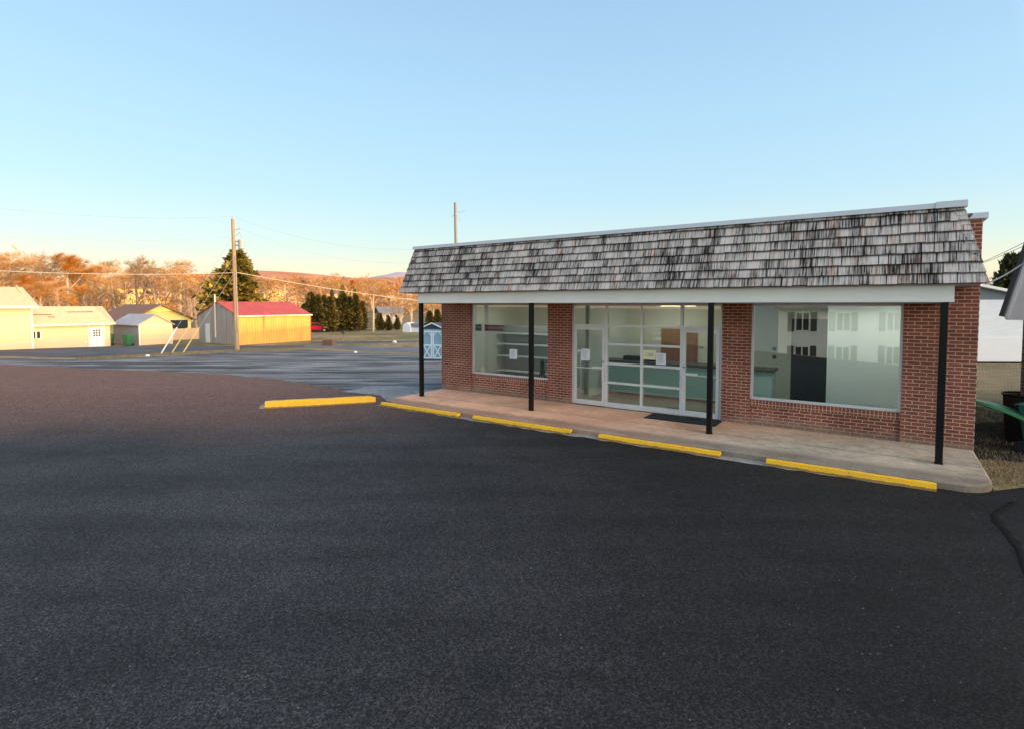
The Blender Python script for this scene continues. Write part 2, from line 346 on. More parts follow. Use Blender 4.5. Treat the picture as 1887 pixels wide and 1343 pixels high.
# ------------------------------------------------------------------ mesh builder
class MB:
    def __init__(s): s.v = []; s.f = []; s.tone = []
    def add(s, vs, fs, tone=None):
        n = len(s.v); s.v += [tuple(x) for x in vs]
        for f in fs: s.f.append(tuple(i + n for i in f)); s.tone.append(.5 if tone is None else tone)
        return s
    def box(s, x0, x1, y0, y1, z0, z1, M=None):
        vs = [Vector(p) for p in ((x0, y0, z0), (x1, y0, z0), (x1, y1, z0), (x0, y1, z0), (x0, y0, z1), (x1, y0, z1), (x1, y1, z1), (x0, y1, z1))]
        if M: vs = [M @ p for p in vs]
        return s.add(vs, [(3, 2, 1, 0), (4, 5, 6, 7), (0, 1, 5, 4), (1, 2, 6, 5), (2, 3, 7, 6), (3, 0, 4, 7)])
    def prism(s, poly, a, b, axis='y'):
        n = len(poly)
        def mk(p, k):
            return {'y': (p[0], k, p[1]), 'x': (k, p[0], p[1]), 'z': (p[0], p[1], k)}[axis]
        vs = [mk(p, a) for p in poly] + [mk(p, b) for p in poly]
        fs = [tuple(range(n))[::-1], tuple(range(n, 2 * n))] + [(i, (i + 1) % n, n + (i + 1) % n, n + i) for i in range(n)]
        return s.add(vs, fs)
    def tube(s, p0, p1, r0, r1=None, n=8, cap=True, tone=None):
        p0, p1 = Vector(p0), Vector(p1); r1 = r0 if r1 is None else r1
        d = (p1 - p0)
        if d.length < 1e-6: return s
        d.normalize(); a = d.orthogonal().normalized(); b = d.cross(a)
        vs = [p0 + (a * math.cos(2 * math.pi * i / n) + b * math.sin(2 * math.pi * i / n)) * r0 for i in range(n)]
        vs += [p1 + (a * math.cos(2 * math.pi * i / n) + b * math.sin(2 * math.pi * i / n)) * r1 for i in range(n)]
        fs = [(i, (i + 1) % n, n + (i + 1) % n, n + i) for i in range(n)]
        if cap: fs += [tuple(range(n))[::-1], tuple(range(n, 2 * n))]
        return s.add(vs, fs, tone)
    def path(s, pts, r, n=6):
        for a, b in zip(pts, pts[1:]): s.tube(a, b, r, r, n)
        return s
    def build(s, name, mat, parent=None, bevel=0, smooth=False, loc=None):
        me = bpy.data.meshes.new(name); me.from_pydata(s.v, [], s.f)
        me.materials.append(MAT[mat] if isinstance(mat, str) else mat)
        at = me.attributes.new('tone', 'FLOAT', 'FACE')
        at.data.foreach_set('value', s.tone)
        bm = bmesh.new(); bm.from_mesh(me); bmesh.ops.recalc_face_normals(bm, faces=bm.faces); bm.to_mesh(me); bm.free()
        if smooth: me.polygons.foreach_set('use_smooth', [True] * len(me.polygons))
        o = bpy.data.objects.new(name, me); col.objects.link(o)
        if parent: o.parent = parent
        if loc is not None: o.location = loc
        if bevel:
            b = o.modifiers.new('bevel', 'BEVEL'); b.width = bevel; b.segments = 2; b.limit_method = 'ANGLE'
        return o
def tag(o, label=None, cat=None, group=None, kind=None):
    if label: o['label'] = label
    if cat: o['category'] = cat
    if group: o['group'] = group
    if kind: o['kind'] = kind
    return o
def empty(name, loc=(0, 0, 0), rz=0, label=None, cat=None, group=None):
    o = bpy.data.objects.new(name, None); col.objects.link(o); o.location = loc; o.rotation_euler = (0, 0, rz)
    o.empty_display_size = .3
    return tag(o, label, cat, group)
def boxo(name, mat, parent, *b, bevel=0): return MB().box(*b).build(name, mat, parent, bevel)
def text_mesh(name, body, size, mat, parent=None, loc=(0, 0, 0), rz=0, spacing=1.0, loc_tilt=0):
    cu = bpy.data.curves.new(name, 'FONT'); cu.body = body; cu.size = size; cu.align_x = 'CENTER'; cu.align_y = 'CENTER'
    cu.extrude = .0008; cu.space_character = spacing; cu.offset = size * .012
    tmp = bpy.data.objects.new('tmp', cu); col.objects.link(tmp)
    dg = bpy.context.evaluated_depsgraph_get(); dg.update()
    me = bpy.data.meshes.new_from_object(tmp.evaluated_get(dg)); bpy.data.objects.remove(tmp)
    M = Matrix.Rotation(math.pi / 2, 4, 'X'); me.transform(M)
    me.materials.clear(); me.materials.append(MAT[mat])
    o = bpy.data.objects.new(name, me); col.objects.link(o)
    if parent: o.parent = parent
    o.location = loc; o.rotation_euler = (0, 0, rz); return o

# ------------------------------------------------------------------ setting: ground and paving
def ground_sheet():
    ys = sorted(set([b[0] for b in BR] + list(range(-60, 100, 8)) + list(range(100, 700, 30)) + [900, 1200]))
    xs = [-1500, -900, -500, -300] + list(range(-220, 221, 20)) + [300, 500, 900, 1500]
    mb = MB(); vs = []; fs = []
    for y in ys:
        for x in xs:
            z = TY(y) + (1.4 * math.sin(x * .021 + 1.3) * math.sin(y * .017) * min(1, (y - 95) / 90) if y > 95 else 0)
            if y <= 95 and y>-14 and (x < -60): z += 0
            vs.append((x, y, z))
    w = len(xs)
    for j in range(len(ys) - 1):
        for i in range(w - 1): a = j * w + i; fs.append((a, a + 1, a + w + 1, a + w))
    mb.add(vs, fs); return tag(mb.build('ground', 'lawn'), kind='structure')
ground_sheet()
def drape(name, mat, pts, off):
    bm = bmesh.new(); vs = [bm.verts.new((p[0], p[1], 0)) for p in pts]; bm.faces.new(vs)
    for yb, _ in BR:
        bmesh.ops.bisect_plane(bm, geom=bm.verts[:] + bm.edges[:] + bm.faces[:], plane_co=(0, yb, 0), plane_no=(0, 1, 0))
    bmesh.ops.triangulate(bm, faces=bm.faces[:])
    for v in bm.verts: v.co.z = TY(v.co.y) + off
    bmesh.ops.recalc_face_normals(bm, faces=bm.faces[:])
    me = bpy.data.meshes.new(name); bm.to_mesh(me); bm.free(); me.materials.append(MAT[mat])
    if me.polygons and me.polygons[0].normal.z < 0: me.flip_normals()
    o = bpy.data.objects.new(name, me); col.objects.link(o); return tag(o, kind='structure')
def g2(px, py): p = G(px, py); return (p.x, p.y)
rag = random.Random(3)
def ragged(pts, amp=.12, step=.7):
    out = []
    for a, b in zip(pts, pts[1:]):
        a, b = Vector(a), Vector(b); n = max(1, int((b - a).length / step))
        for i in range(n):
            p = a.lerp(b, i / n)
            if i: p = p + Vector((rag.uniform(-amp, amp), rag.uniform(-amp, amp)))
            out.append((p.x, p.y))
    out.append(tuple(pts[-1])); return out
# new sealed lot (foreground)
edge_new = ragged([g2(-260, 664), g2(0, 671), g2(180, 680), g2(300, 684), g2(440, 692), g2(520, 700), g2(600, 713), g2(645, 722)], .10, .6)
c1 = B2W(-.15, -.2); c2 = B2W(12.6, -.2); c3 = B2W(12.72, -2.3)
patch_in = [g2(1800, 912), g2(1830, 950), g2(1887, 1035), g2(1960, 1200)]
new_pts = edge_new + [(c1.x, c1.y), (c2.x, c2.y), (c3.x, c3.y)] + [(6.75, 7.55), (6.3, 6.9)] + [patch_in[1], patch_in[2], patch_in[3], (3.2, -3.9), (-60, -3.9), (-60, 20)]
new_pts = edge_new + [(c1.x, c1.y), (c2.x, c2.y), (c3.x, c3.y)] + patch_in + [(3.6, -3.5), (-70, -3.5), (-70, 24)]
drape('parking_lot', 'asphalt', new_pts, .012)
drape('side_drive', 'asphalt_patch', ragged([(c3.x - .05, c3.y + .1), g2(1887, 898), (12, 7.9), (26, 7.0)], .04, .5) + [(26, -3.5), (3.4, -3.5), patch_in[3], patch_in[2], patch_in[1], patch_in[0]], .008)
drape('weathered_lot', 'asphalt_old', ragged([g2(-260, 667), g2(0, 674), g2(180, 683), g2(300, 687), g2(440, 695), g2(520, 703), g2(600, 716), g2(655, 727), (c1.x, c1.y), (4, 25.5)], .05, .8) + [(16, 33), (10, 38)] + ragged([g2(830, 655), g2(760, 653), g2(700, 651), g2(640, 648), g2(560, 645), g2(437, 649), g2(330, 655), g2(250, 659), g2(150, 663), g2(0, 660), g2(-260, 657)], .2, 1.0), .004)
drape('road', 'asphalt_road', ragged([g2(-300, 658), g2(0, 656), g2(100, 659), g2(160, 660), g2(300, 650.5), g2(437, 643.5), g2(560, 640), g2(600, 639)], .12, 1.0) + [g2(600, 636), g2(437, 638), g2(330, 637.5), g2(200, 638.5), g2(60, 643), g2(0, 646), g2(-300, 652)], .007)
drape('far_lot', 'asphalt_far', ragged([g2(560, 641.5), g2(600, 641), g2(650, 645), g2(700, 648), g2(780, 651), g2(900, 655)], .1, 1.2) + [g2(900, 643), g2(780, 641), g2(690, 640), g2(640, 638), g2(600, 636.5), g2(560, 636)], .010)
drape('lane', 'asphalt_road', [g2(572, 632.5), g2(640, 633.5), g2(700, 632), g2(800, 630), g2(900, 630), g2(900, 627.5), g2(800, 627.5), g2(700, 629), g2(640, 630), g2(572, 630.5)], .006)
# dark ridge where the side drive was laid against the lot
sm_ = []; rg = random.Random(8)
cps_ = [Vector((c3.x - .1, c3.y - .35))] + [Vector(p) for p in patch_in[1:]]
cen = []
for a_s, b_s in zip(cps_, cps_[1:]):
    for i in range(14): cen.append(a_s.lerp(b_s, i / 14))
sv, sf_ = [], []
for i, p in enumerate(cen):
    wv = .02 * math.sin(i * .35) + rg.uniform(-.015, .015); hw_s = .035 + rg.uniform(0, .03); px_ = p + Vector((wv, 0))
    sv += [(px_.x - hw_s, px_.y, .0135), (px_.x, px_.y, .026 + rg.uniform(0, .006)), (px_.x + hw_s * 1.6, px_.y, .009)]
for i in range(len(cen) - 1):
    for j in range(2): sf_.append((3 * i + j, 3 * i + j + 1, 3 * i + j + 4, 3 * i + j + 3))
MAT['seal'] = simple('joint sealer', (.006, .006, .006), .85, .3, 9, spec=.15)
tag(MB().add(sv, sf_).build('pavement_seam', 'seal', smooth=True), kind='structure')
# concrete pad left of the walkway
drape('concrete_pad', 'concrete', [g2(628, 722), g2(676, 714), g2(740, 711), (B2W(-.12, .1).x, B2W(-.12, .1).y), (B2W(-.12, -2.2).x, B2W(-.12, -2.2).y), g2(700, 729)], .022)
drape('mulch_bed', 'mulch', ragged([(B2W(12.72, -.1).x, B2W(12.72, -.1).y), (9.2, 9.3), (11.5, 9.9), (11.5, 12.6), (B2W(12.72, 3.2).x, B2W(12.72, 3.2).y)], .08, .3), .006)

def rounded_slab():
    mb = MB(); pts = []
    def arc(cx, cy, r, a0, a1, n=8):
        for i in range(n + 1):
            a = R(a0 + (a1 - a0) * i / n); pts.append((cx + r * math.cos(a), cy + r * math.sin(a)))
    arc(.45, -1.95, .55, 180, 270); arc(12.24, -2.05, .45, 270, 360)
    pts.append((12.69, -.002)); pts.append((-.10, -.002))
    n = len(pts)
    def ins(p, d):
        c = Vector((6.3, -1.2)); v = Vector(p) - c; return (p[0] - d * (1 if v.x > 5.5 else -1 if v.x < -5.5 else 0), p[1] + (d if v.y < 0 else 0))
    top = [ins(p, .03) for p in pts]
    vs = [(p[0], p[1], -.1) for p in pts] + [(p[0], p[1], .105) for p in pts] + [(p[0], p[1], .13) for p in top]
    fs = [(i, (i + 1) % n, n + (i + 1) % n, n + i) for i in range(n)] + [(n + i, n + (i + 1) % n, 2 * n + (i + 1) % n, 2 * n + i) for i in range(n)]
    fs.append(tuple(range(2 * n, 3 * n)))
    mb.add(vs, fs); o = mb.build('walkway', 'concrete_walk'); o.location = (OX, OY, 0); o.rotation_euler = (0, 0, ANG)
    return tag(o, kind='structure')
rounded_slab()
# rough concrete gutter strip under the wheel stops
mb = MB(); rr = random.Random(5); pts = []
for i in range(57):
    s0 = -.05 + i * .21; pts.append((s0, -2.50, -2.72 + rr.uniform(-.05, .04)))
vs = []; fs = []
for i, (s0, a, b) in enumerate(pts): vs += [(s0, a, .017), (s0, b, .016)]
for i in range(len(pts) - 1): fs.append((2 * i, 2 * i + 1, 2 * i + 3, 2 * i + 2))
mb.add(vs, fs); g = mb.build('gutter_strip', 'curb'); g.location = (OX, OY, 0); g.rotation_euler = (0, 0, ANG); tag(g, kind='structure')

# ------------------------------------------------------------------ hills
def strip_hill(name, mat, prof, Y, depth, base, kind='structure', rough=6):
    rr = random.Random(11); vs = []; fs = []; rows = 14
    n = len(prof)
    for j in range(rows + 1):
        f = j / rows
        for i, (x, z) in enumerate(prof):
            zz = base + (z - base) * (math.sin(f * math.pi / 2) ** 1.1) + (rr.uniform(-1, 1) * rough * (f * (1 - f)) * 4)
            vs.append((x * (Y - depth * (1 - f)) / Y, Y - depth * (1 - f), zz))
    for i, (x, z) in enumerate(prof): vs.append((x * 1.1, Y * 1.25, base))
    rows += 1
    for j in range(rows):
        for i in range(n - 1): a = j * n + i; fs.append((a, a + 1, a + n + 1, a + n))
    o = MB().add(vs, fs).build(name, mat, smooth=True); return tag(o, kind=kind)
def interp(cps, x):
    for (a, ya), (b, yb) in zip(cps, cps[1:]):
        if x <= b:
            f = (x - a) / (b - a); f = f * f * (3 - 2 * f); return ya + (yb - ya) * f
    return cps[-1][1]
cps = [(-2500, 540), (-1200, 530), (-300, 522), (200, 515), (360, 508), (440, 505), (535, 503), (580, 509), (650, 514), (690, 516), (760, 513), (900, 518), (1300, 525), (1900, 535), (3500, 545)]
prof = []
for i in range(160):
    px = -2500 + i * 6000 / 159; p = W(px, interp(cps, px) + 1.0 * math.sin(px * .05) + .8 * math.sin(px * .13), 3600); prof.append((p.x, p.z))
strip_hill('mountain_ridge', 'mountain', prof, 3600, 1500, 10, rough=14)
cps2 = [(-2000, 540), (500, 530), (620, 525), (690, 512), (740, 504), (800, 500), (900, 508), (1300, 520), (3500, 545)]
prof = []
for i in range(140):
    px = -2000 + i * 5500 / 139; p = W(px, interp(cps2, px) + .8 * math.sin(px * .06), 5600); prof.append((p.x, p.z))
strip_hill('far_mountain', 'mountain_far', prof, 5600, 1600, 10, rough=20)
# added ridge, never in view: its crest shades the lot and the shed feet
SD = Vector((.90, -.436)).normalized(); ELEV = 4.0
TAN = math.tan(R(ELEV))
U0 = -36 * SD.x + 55 * SD.y
def sunridge():
    side = Vector((-SD.y, SD.x)); vs = []; fs = []; UR = 170; rr = random.Random(9)
    crest = -.25 + (UR - U0) * TAN
    K = [(110, -3), (125, -1), (145, crest * .6), (160, crest * .95), (UR, crest), (200, crest * .9), (260, -3)]
    ns = 90
    for i in range(ns + 1):
        w = -330 + i * 6.5
        for (u, z) in K:
            p = SD * u + side * w; vs.append((p.x, p.y, z + (rr.uniform(-.12, .12) if u == UR else 0)))
    n = len(K)
    for i in range(ns):
        for j in range(n - 1): a = i * n + j; fs.append((a, a + 1, a + n + 1, a + n))
    tag(MB().add(vs, fs).build('added_shade_ridge', 'lawn', smooth=True), kind='structure')
sunridge()

# ------------------------------------------------------------------ the store
ST = empty('store_building', (OX, OY, 0), ANG, 'single storey red brick storefront with cedar shake mansard roof over a covered walkway', 'shop building')
w = MB()
PT = 2.76
w.box(-.10, 1.05, 0, .25, .10, PT).box(3.75, 4.45, 0, .25, .10, PT).box(8.30, 8.90, 0, .25, .10, PT).box(11.60, 12.69, 0, .25, .10, 4.27)
w.box(-.10, 11.60, .02, .25, PT, 4.2)
w.box(1.05, 3.75, .07, .25, .10, .54).box(8.90, 11.60, .07, .25, .10, .54)
w.box(-.10, .15, .25, 5.5, .10, 4.2).box(12.44, 12.69, .25, 5.5, .10, 4.27).box(.15, 12.44, 5.25, 5.5, .10, 4.2)
w.build('wall', 'brick', ST)
for a, b in ((1.05, 3.75), (8.90, 11.60)):
    o = MB().box(a, b, .055, .25, .54, .68).build('window_sill', 'soldier', ST)
boxo('side_coping', 'coping', ST, 12.30, 12.76, -.04, 5.55, 4.27, 4.37)
boxo('roof_deck', 'roofing', ST, -.1, 12.44, -1.12, 5.5, 4.205, 4.23)
boxo('soffit', 'soffit', ST, .30, 12.2, -1.33, .02, 2.765, 2.80)
fa = boxo('fascia', 'fascia', ST, .29, 12.22, -1.45, -1.33, 2.82, 3.06, bevel=.004)
boxo('fascia_trim', 'white', ST, .285, 12.225, -1.462, -1.33, 2.785, 2.82)
boxo('eave_soffit', 'soffit', ST, -.22, 12.52, -1.5, -.002, 3.06, 3.085)
for i, s in enumerate((.377, 4.111, 8.413, 12.101)):
    p = MB().box(-.05, .05, -.05, .05, .13, 2.79).build('post', 'black', ST, bevel=.006, loc=(s, -1.39, 0))
    b = MB().box(-.06, .06, -.06, .06, .130, .136); b = b.build('post_base', 'black', p)
# mansard
EZ, EZ2 = 3.085, 4.34
def man(s_abs_frac, v):
    s0 = -.30 + .30 * v; s1 = 12.60 - .30 * v
    return Vector((s0 + (s1 - s0) * s_abs_frac, -1.55 + .35 * v, EZ + (EZ2 - EZ) * v))
nrm = Vector((0, -(EZ2 - EZ), .35)).normalized(); nrm = Vector((0, -abs(nrm.y), abs(nrm.z)))
u_ = MB()
u_.add([(-.30, -1.55, EZ), (12.6, -1.55, EZ), (12.3, -1.2, EZ2), (0, -1.2, EZ2), (12.6, -.003, EZ), (12.3, -.003, EZ2), (-.30, .5, EZ), (0, .5, EZ2)],
       [(0, 1, 2, 3), (1, 4, 5, 2), (6, 0, 3, 7), (6, 4, 1, 0), (3, 2, 5, 7), (7, 5, 4, 6)])
u_.build('roof_underlay', 'under', ST)
sh = MB(); rr = random.Random(21)
ROWS = 7.35; ex = 1 / ROWS
def shake(P, a, b, v0, v1, thick, tone, flare=0.0):
    # P(s, v) maps metres along the row and slope fraction to 3D; returns with outward normal
    (p00, n), (p10, _), (p11, _), (p01, _) = P(a, v0), P(b, v0), P(b, v1), P(a, v1)
    j = rr.uniform(-.004, .004)
    vs = [p00 + n * .003, p10 + n * .003, p11 + n * .002, p01 + n * .002, p00 + n * (thick + j), p10 + n * (thick - j), p11 + n * .006, p01 + n * .006]
    sh.add(vs, [(3, 2, 1, 0), (4, 5, 6, 7), (0, 1, 5, 4), (1, 2, 6, 5), (2, 3, 7, 6), (3, 0, 4, 7)], tone)
def Pfront(s, v):
    lo = -.30 + .30 * v; hi = 12.60 - .30 * v; s = min(max(s, lo), hi)
    return Vector((s, -1.55 + .35 * v, EZ + (EZ2 - EZ) * v)), nrm
nR = Vector(((EZ2 - EZ), 0, .30)).normalized()
def Pright(t, v): t = max(t, -1.55 + .35 * v); return Vector((12.6 - .3 * v, t, EZ + (EZ2 - EZ) * v)), nR
def Pleft(t, v): t = max(t, -1.55 + .35 * v); return Vector((-.3 + .3 * v, t, EZ + (EZ2 - EZ) * v)), Vector((-nR.x, 0, nR.z))
for r in range(8):
    s = -.35 + rr.uniform(0, .1)
    while s < 12.62:
        wd = rr.choice([.11, .13, .15, .18, .21, .24, .27]) * rr.uniform(.9, 1.1)
        v0 = r * ex - .004 + rr.uniform(-.010, .008); v1 = min(v0 + ex * 1.25, 1.0)
        if v0 < 0: v0 = -.012 + rr.uniform(0, .008)
        if s + wd > -.30 + .3 * v0 and s < 12.6 - .3 * v0:
            shake(Pfront, s, s + wd - rr.uniform(.008, .016), v0, v1, rr.uniform(.028, .050), rr.random())
        s += wd
    for P, tmax in ((Pright, -.01), (Pleft, .5)):
        t = -1.55
        while t < tmax:
            wd = rr.uniform(.1, .24); b = min(t + wd, tmax)
            shake(P, t, b - .006, max(0, r * ex), min(1, r * ex + ex * 1.25), .026, rr.random()); t += wd
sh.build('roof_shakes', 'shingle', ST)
for side in (0, 1):
    hc = MB()
    base = Vector((12.6, -1.55, EZ)) if side else Vector((-.30, -1.55, EZ)); top = Vector((12.3, -1.2, EZ2)) if side else Vector((0, -1.2, EZ2))
    ax = (top - base); k = 8
    for i in range(k):
        f0 = i / k; f1 = min(1, (i + 1.35) / k)
        a = base + ax * f0; b = base + ax * f1; lift = .045
        out = Vector((.7 if side else -.7, -.7, .2)).normalized()
        for dirv in (Vector((-1 if side else 1, 0, 0)), Vector((0, 1, 0))):
            wd = .14 + rr.uniform(-.01, .01)
            vs = [a + out * lift, a + dirv * wd + out * lift * .8, b + dirv * wd + out * .02, b + out * .022]
            vs2 = [q - out * .014 for q in vs]
            hc.add(vs + vs2, [(0, 1, 2, 3), (7, 6, 5, 4), (0, 4, 5, 1), (1, 5, 6, 2), (2, 6, 7, 3), (3, 7, 4, 0)], rr.random())
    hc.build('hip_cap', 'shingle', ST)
boxo('coping', 'coping', ST, -.06, 11.95, -1.27, -1.13, 4.335, 4.42)
boxo('coping_end', 'coping', ST, 11.95, 12.36, -1.285, -1.10, 4.33, 4.435)

# windows of the shop
def shop_window(a, b, z0, z1):
    f = MB(); d0, d1 = .10, .19; t = .045
    f.box(a, b, d0, d1, z0, z0 + t).box(a, b, d0, d1, z1 - t, z1).box(a, a + t, d0, d1, z0 + t, z1 - t).box(b - t, b, d0, d1, z0 + t, z1 - t)
    wn = f.build('window', 'alu', ST)
    MB().box(a + t, b - t, .142, .150, z0 + t, z1 - t).build('pane', 'glass', wn)
shop_window(1.05, 3.75, .68, PT); shop_window(8.90, 11.60, .68, PT)
sf = MB(); y0, y1 = .10, .20
DL, DR = 4.45, 8.30
m1, m2, m3 = 5.44, 6.38, 7.36
for x in (DL, m1 - .03, m2 - .03, m3 - .03, DR - .06): sf.box(x, x + .06, y0, y1, .13, PT)
def hb(a, b, z, h=.055): sf.box(a, b, y0 + .003, y1 - .003, z - h / 2, z + h / 2)
for a, b in ((DL + .06, m1 - .03), (m1 + .03, m2 - .03), (m2 + .03, m3 - .03), (m3 + .03, DR - .06)):
    hb(a, b, PT - .025, .05); hb(a, b, 2.20, .06)
for a, b in ((m1 + .03, m2 - .03), (m2 + .03, m3 - .03)):
    hb(a, b, 1.74, .05); hb(a, b, 1.24, .05); hb(a, b, .76, .05); hb(a, b, .19, .12)
sfo = sf.build('storefront_frame', 'alu', ST)
for a, b in ((DL + .06, m1 - .03), (m1 + .03, m2 - .03), (m2 + .03, m3 - .03), (m3 + .03, DR - .06)):
    MB().box(a, b, .146, .154, 2.23, PT - .05).build('pane', 'glass', sfo)
for a, b in ((m1 + .03, m2 - .03), (m2 + .03, m3 - .03)):
    for z0, z1 in ((.25, .735), (.785, 1.215), (1.265, 1.715), (1.765, 2.17)):
        MB().box(a, b, .146, .154, z0, z1).build('pane', 'glass', sfo)
def door(a, b, handle_side):
    d = MB(); t = .075; z0, z1 = .14, 2.165
    d.box(a, a + t, .09, .14, z0, z1).box(b - t, b, .09, .14, z0, z1)
    d.box(a + t, b - t, .09, .14, z0, z0 + .12).box(a + t, b - t, .09, .14, z1 - t, z1)
    o = d.build('door', 'alu', ST)
    MB().box(a + t, b - t, .112, .120, z0 + .12, z1 - t).build('pane', 'glass', o)
    hx = b - t / 2 if handle_side > 0 else a + t / 2
    h = MB(); h.box(hx - .03, hx + .03, .045, .089, .80, 1.10)
    h.box(min(hx, hx - handle_side * .32), max(hx, hx - handle_side * .32), .055, .085, 1.10, 1.15)
    h.box(hx - .012, hx + .012, .03, .05, .78, .98)
    h.build('handle', 'alu', o, bevel=.004)
    h = MB(); h.box(a + t, b - t, .10, .13, 1.085, 1.105) ; h.build('push_bar', 'alu', o)
    MB().tube((hx, .075, 1.28), (hx, .09, 1.28), .018, .018, 10).build('lock', 'black', o)
door(DL + .065, m1 - .035, 1); door(m3 + .035, DR - .065, -1)

# interior shell
boxo('interior_floor', 'int_floor', ST, .15, 12.44, .25, 5.25, .06, .13)
boxo('interior_ceiling', 'int_cream', ST, .15, 12.44, .25, 5.25, 2.79, 2.83)
bw = 4.0
iw = MB().box(.15, .19, .25, bw, .13, 2.79).box(12.40, 12.44, .25, bw, .13, 2.79).box(.19, 12.40, bw, bw + .1, .13, 2.79)
iw.build('interior_wall', 'int_cream', ST)
sL, _ = bs(1524, 650, 2.0)
MB().box(sL, 12.40, 2.0, 2.1, .13, 2.79).build('partition_wall', 'int_wall', ST)
MB().box(4.3, 4.4, 1.2, bw, .13, 2.79).build('partition_wall', 'int_wall', ST)
def back_rect(px0, py0, px1, py1, t): a, z1 = bs(px0, py0, t); b, _ = bs(px1, py0, t); _, z0 = bs((px0 + px1) / 2, py1, t); return a, b, z0, z1
a, b, z0, z1 = back_rect(1223, 605, 1280, 700, bw - .06)
d = boxo('interior_door', 'wood_door', ST, a, b, bw - .05, bw - .003, .131, z1)
dm = MB(); dm.box(a - .07, a, bw - .07, bw - .002, .131, z1 + .07).box(b, b + .07, bw - .07, bw - .002, .131, z1 + .07).box(a, b, bw - .07, bw - .002, z1, z1 + .07); dm.build('door_casing', 'wood_door', d)
a, b, z0, z1 = back_rect(1459, 588, 1528, 740, bw - .06)
boxo('opening_shade_panel', 'dark', ST, a, b, bw - .03, bw - .003, .131, z1)  # flat dark panel painting the shade in a doorway
a, b, z0, z1 = back_rect(1078, 600, 1096, 700, 2.9)
boxo('opening_shade_panel', 'dark', ST, a, b + .25, bw - .03, bw - .003, .131, 2.1)  # second dark panel painted as doorway shade
for px, py, t in ((1427, 643, bw - .01), (1427, 658, bw - .01), (1602, 740, 1.99)):
    s_, z_ = bs(px, py, t)
    boxo('wall_plate', 'int_cream' if t < 3 else 'counter_top', ST, s_ - .05, s_ + .05, t - .012, t - .001, z_ - .05, z_ + .05)
# lit ceiling tubes seen over the right-hand door
for (pa, pb, t) in ((1217, 1252, 1.3), (1257, 1278, 1.5)):
    a, _ = bs(pa, 562, t); b, _ = bs(pb, 562, t)
    boxo('ceiling_light_and_fill', 'lamp', ST, a, b, t, t + .22, 2.70, 2.75)
for s_, t_ in ((1.2, 1.2), (2.9, 1.2), (5.6, 2.6), (9.4, 1.0), (11.0, 1.0)): boxo('ceiling_light_and_fill', 'fill_panel', ST, s_, s_ + .9, t_, t_ + .3, 2.772, 2.787)  # unseen panels added to brighten the shop interior

# things inside
def in_store(name, label, cat, s=0, t=0, z=0, group=None):
    p = B2W(s, t, z); return empty(name, p, ANG, label, cat, group)
cl, _ = bs(1094, 700, 2.1); cr, _ = bs(1422, 690, 2.1)
ct = in_store('counter', 'long pale teal counter with a dark top behind the shop door glass', 'counter', cl, 2.1, .13)
L_ = cr - cl
boxo('front_panel', 'teal', ct, 0, L_, 0, .62, 0, .93)
boxo('counter_top', 'counter_top', ct, -.03, L_ + .05, -.06, .66, .93, .99, bevel=.005)
boxo('skirting', 'dark', ct, .001, L_ - .001, -.006, -.001, .0, .08)
eq = in_store('cash_register', 'black boxy register and card machine on the counter top', 'register', cl + .85, 2.3, 1.12)
MB().box(0, .5, 0, .3, 0, .12).build('base', 'black', eq, bevel=.01)
MB().prism([(0, 0), (.35, 0), (.30, .12), (.08, .2)], .52, 1.1, 'x').build('body', 'black', eq, bevel=.01)
MB().box(.65, .95, -.01, .0, .03, .09).build('display', 'glass_dark', eq)
su = in_store('shelving_unit', 'white wall shelving with long shelves inside the left shop window', 'shelves', .3, 2.4, .13)
for z in (.35, .85, 1.25, 1.62): MB().box(0, 2.1, 0, .4, z, z + .03).build('shelf', 'white', su)
for x in (0, 1.05, 2.1): MB().box(x, x + .03, 0.40, .43, 0, 1.9).build('upright', 'grey_metal', su)
MB().box(.03, 2.1, .435, .45, 0, 1.9).build('back_panel', 'grey_lap', su)
pc = in_store('display_cabinet', 'cream cabinet with pale top standing near the left window', 'cabinet', 2.75, 2.2, .13)
boxo('body', 'int_cream', pc, 0, .9, 0, .5, 0, 1.15); boxo('top', 'white', pc, -.03, .93, -.03, .53, 1.15, 1.19)
boxo('door_panel', 'grey_lap', pc, .05, .85, -.012, -.002, .08, 1.07)
fp = in_store('folded_panel', 'dark folded easel leaning behind the left shop window', 'easel', 2.9, .8, .13)
for a, b in (((0, 0, 0), (.12, .12, 1.0)), ((.3, 0, 0), (.14, .12, 1.0)), ((.15, .4, 0), (.13, .12, 1.0))): MB().tube(a, b, .015, .012, 6).build('leg', 'black', fp)
MB().box(.08, .2, .09, .1, .55, .95).build('panel', 'black', fp)
# signs in the left window
def glass_text(px0, py0, px1, py1, t, txt, bgm, fgm, name, label, cat, size, group=None):
    a, z1 = bs(px0, py0, t); b, _ = bs(px1, (py0 + py1) / 2, t); _, z0 = bs(px0, py1, t)
    r_ = in_store(name, label, cat, (a + b) / 2, t, (z0 + z1) / 2, group)
    w_ = (b - a) / 2; h_ = (z1 - z0) / 2
    if bgm: boxo('board', bgm, r_, -w_, w_, 0, .006, -h_, h_)
    if txt: text_mesh('lettering', txt, size, fgm, r_, (0, -.002, 0))
    return r_, w_, h_
glass_text(893, 599, 928, 610, .9, 'SCRATCH OFFS', 'sign_red', 'vinyl_white', 'hanging_sign', 'dark red sign with pale capitals in the left shop window', 'sign', .105)
glass_text(873, 598, 887, 610, .9, 'ATM', 'ink', 'blue_trim', 'hanging_sign', 'small black sign with pale letters at the left edge of the left shop window', 'sign', .12)
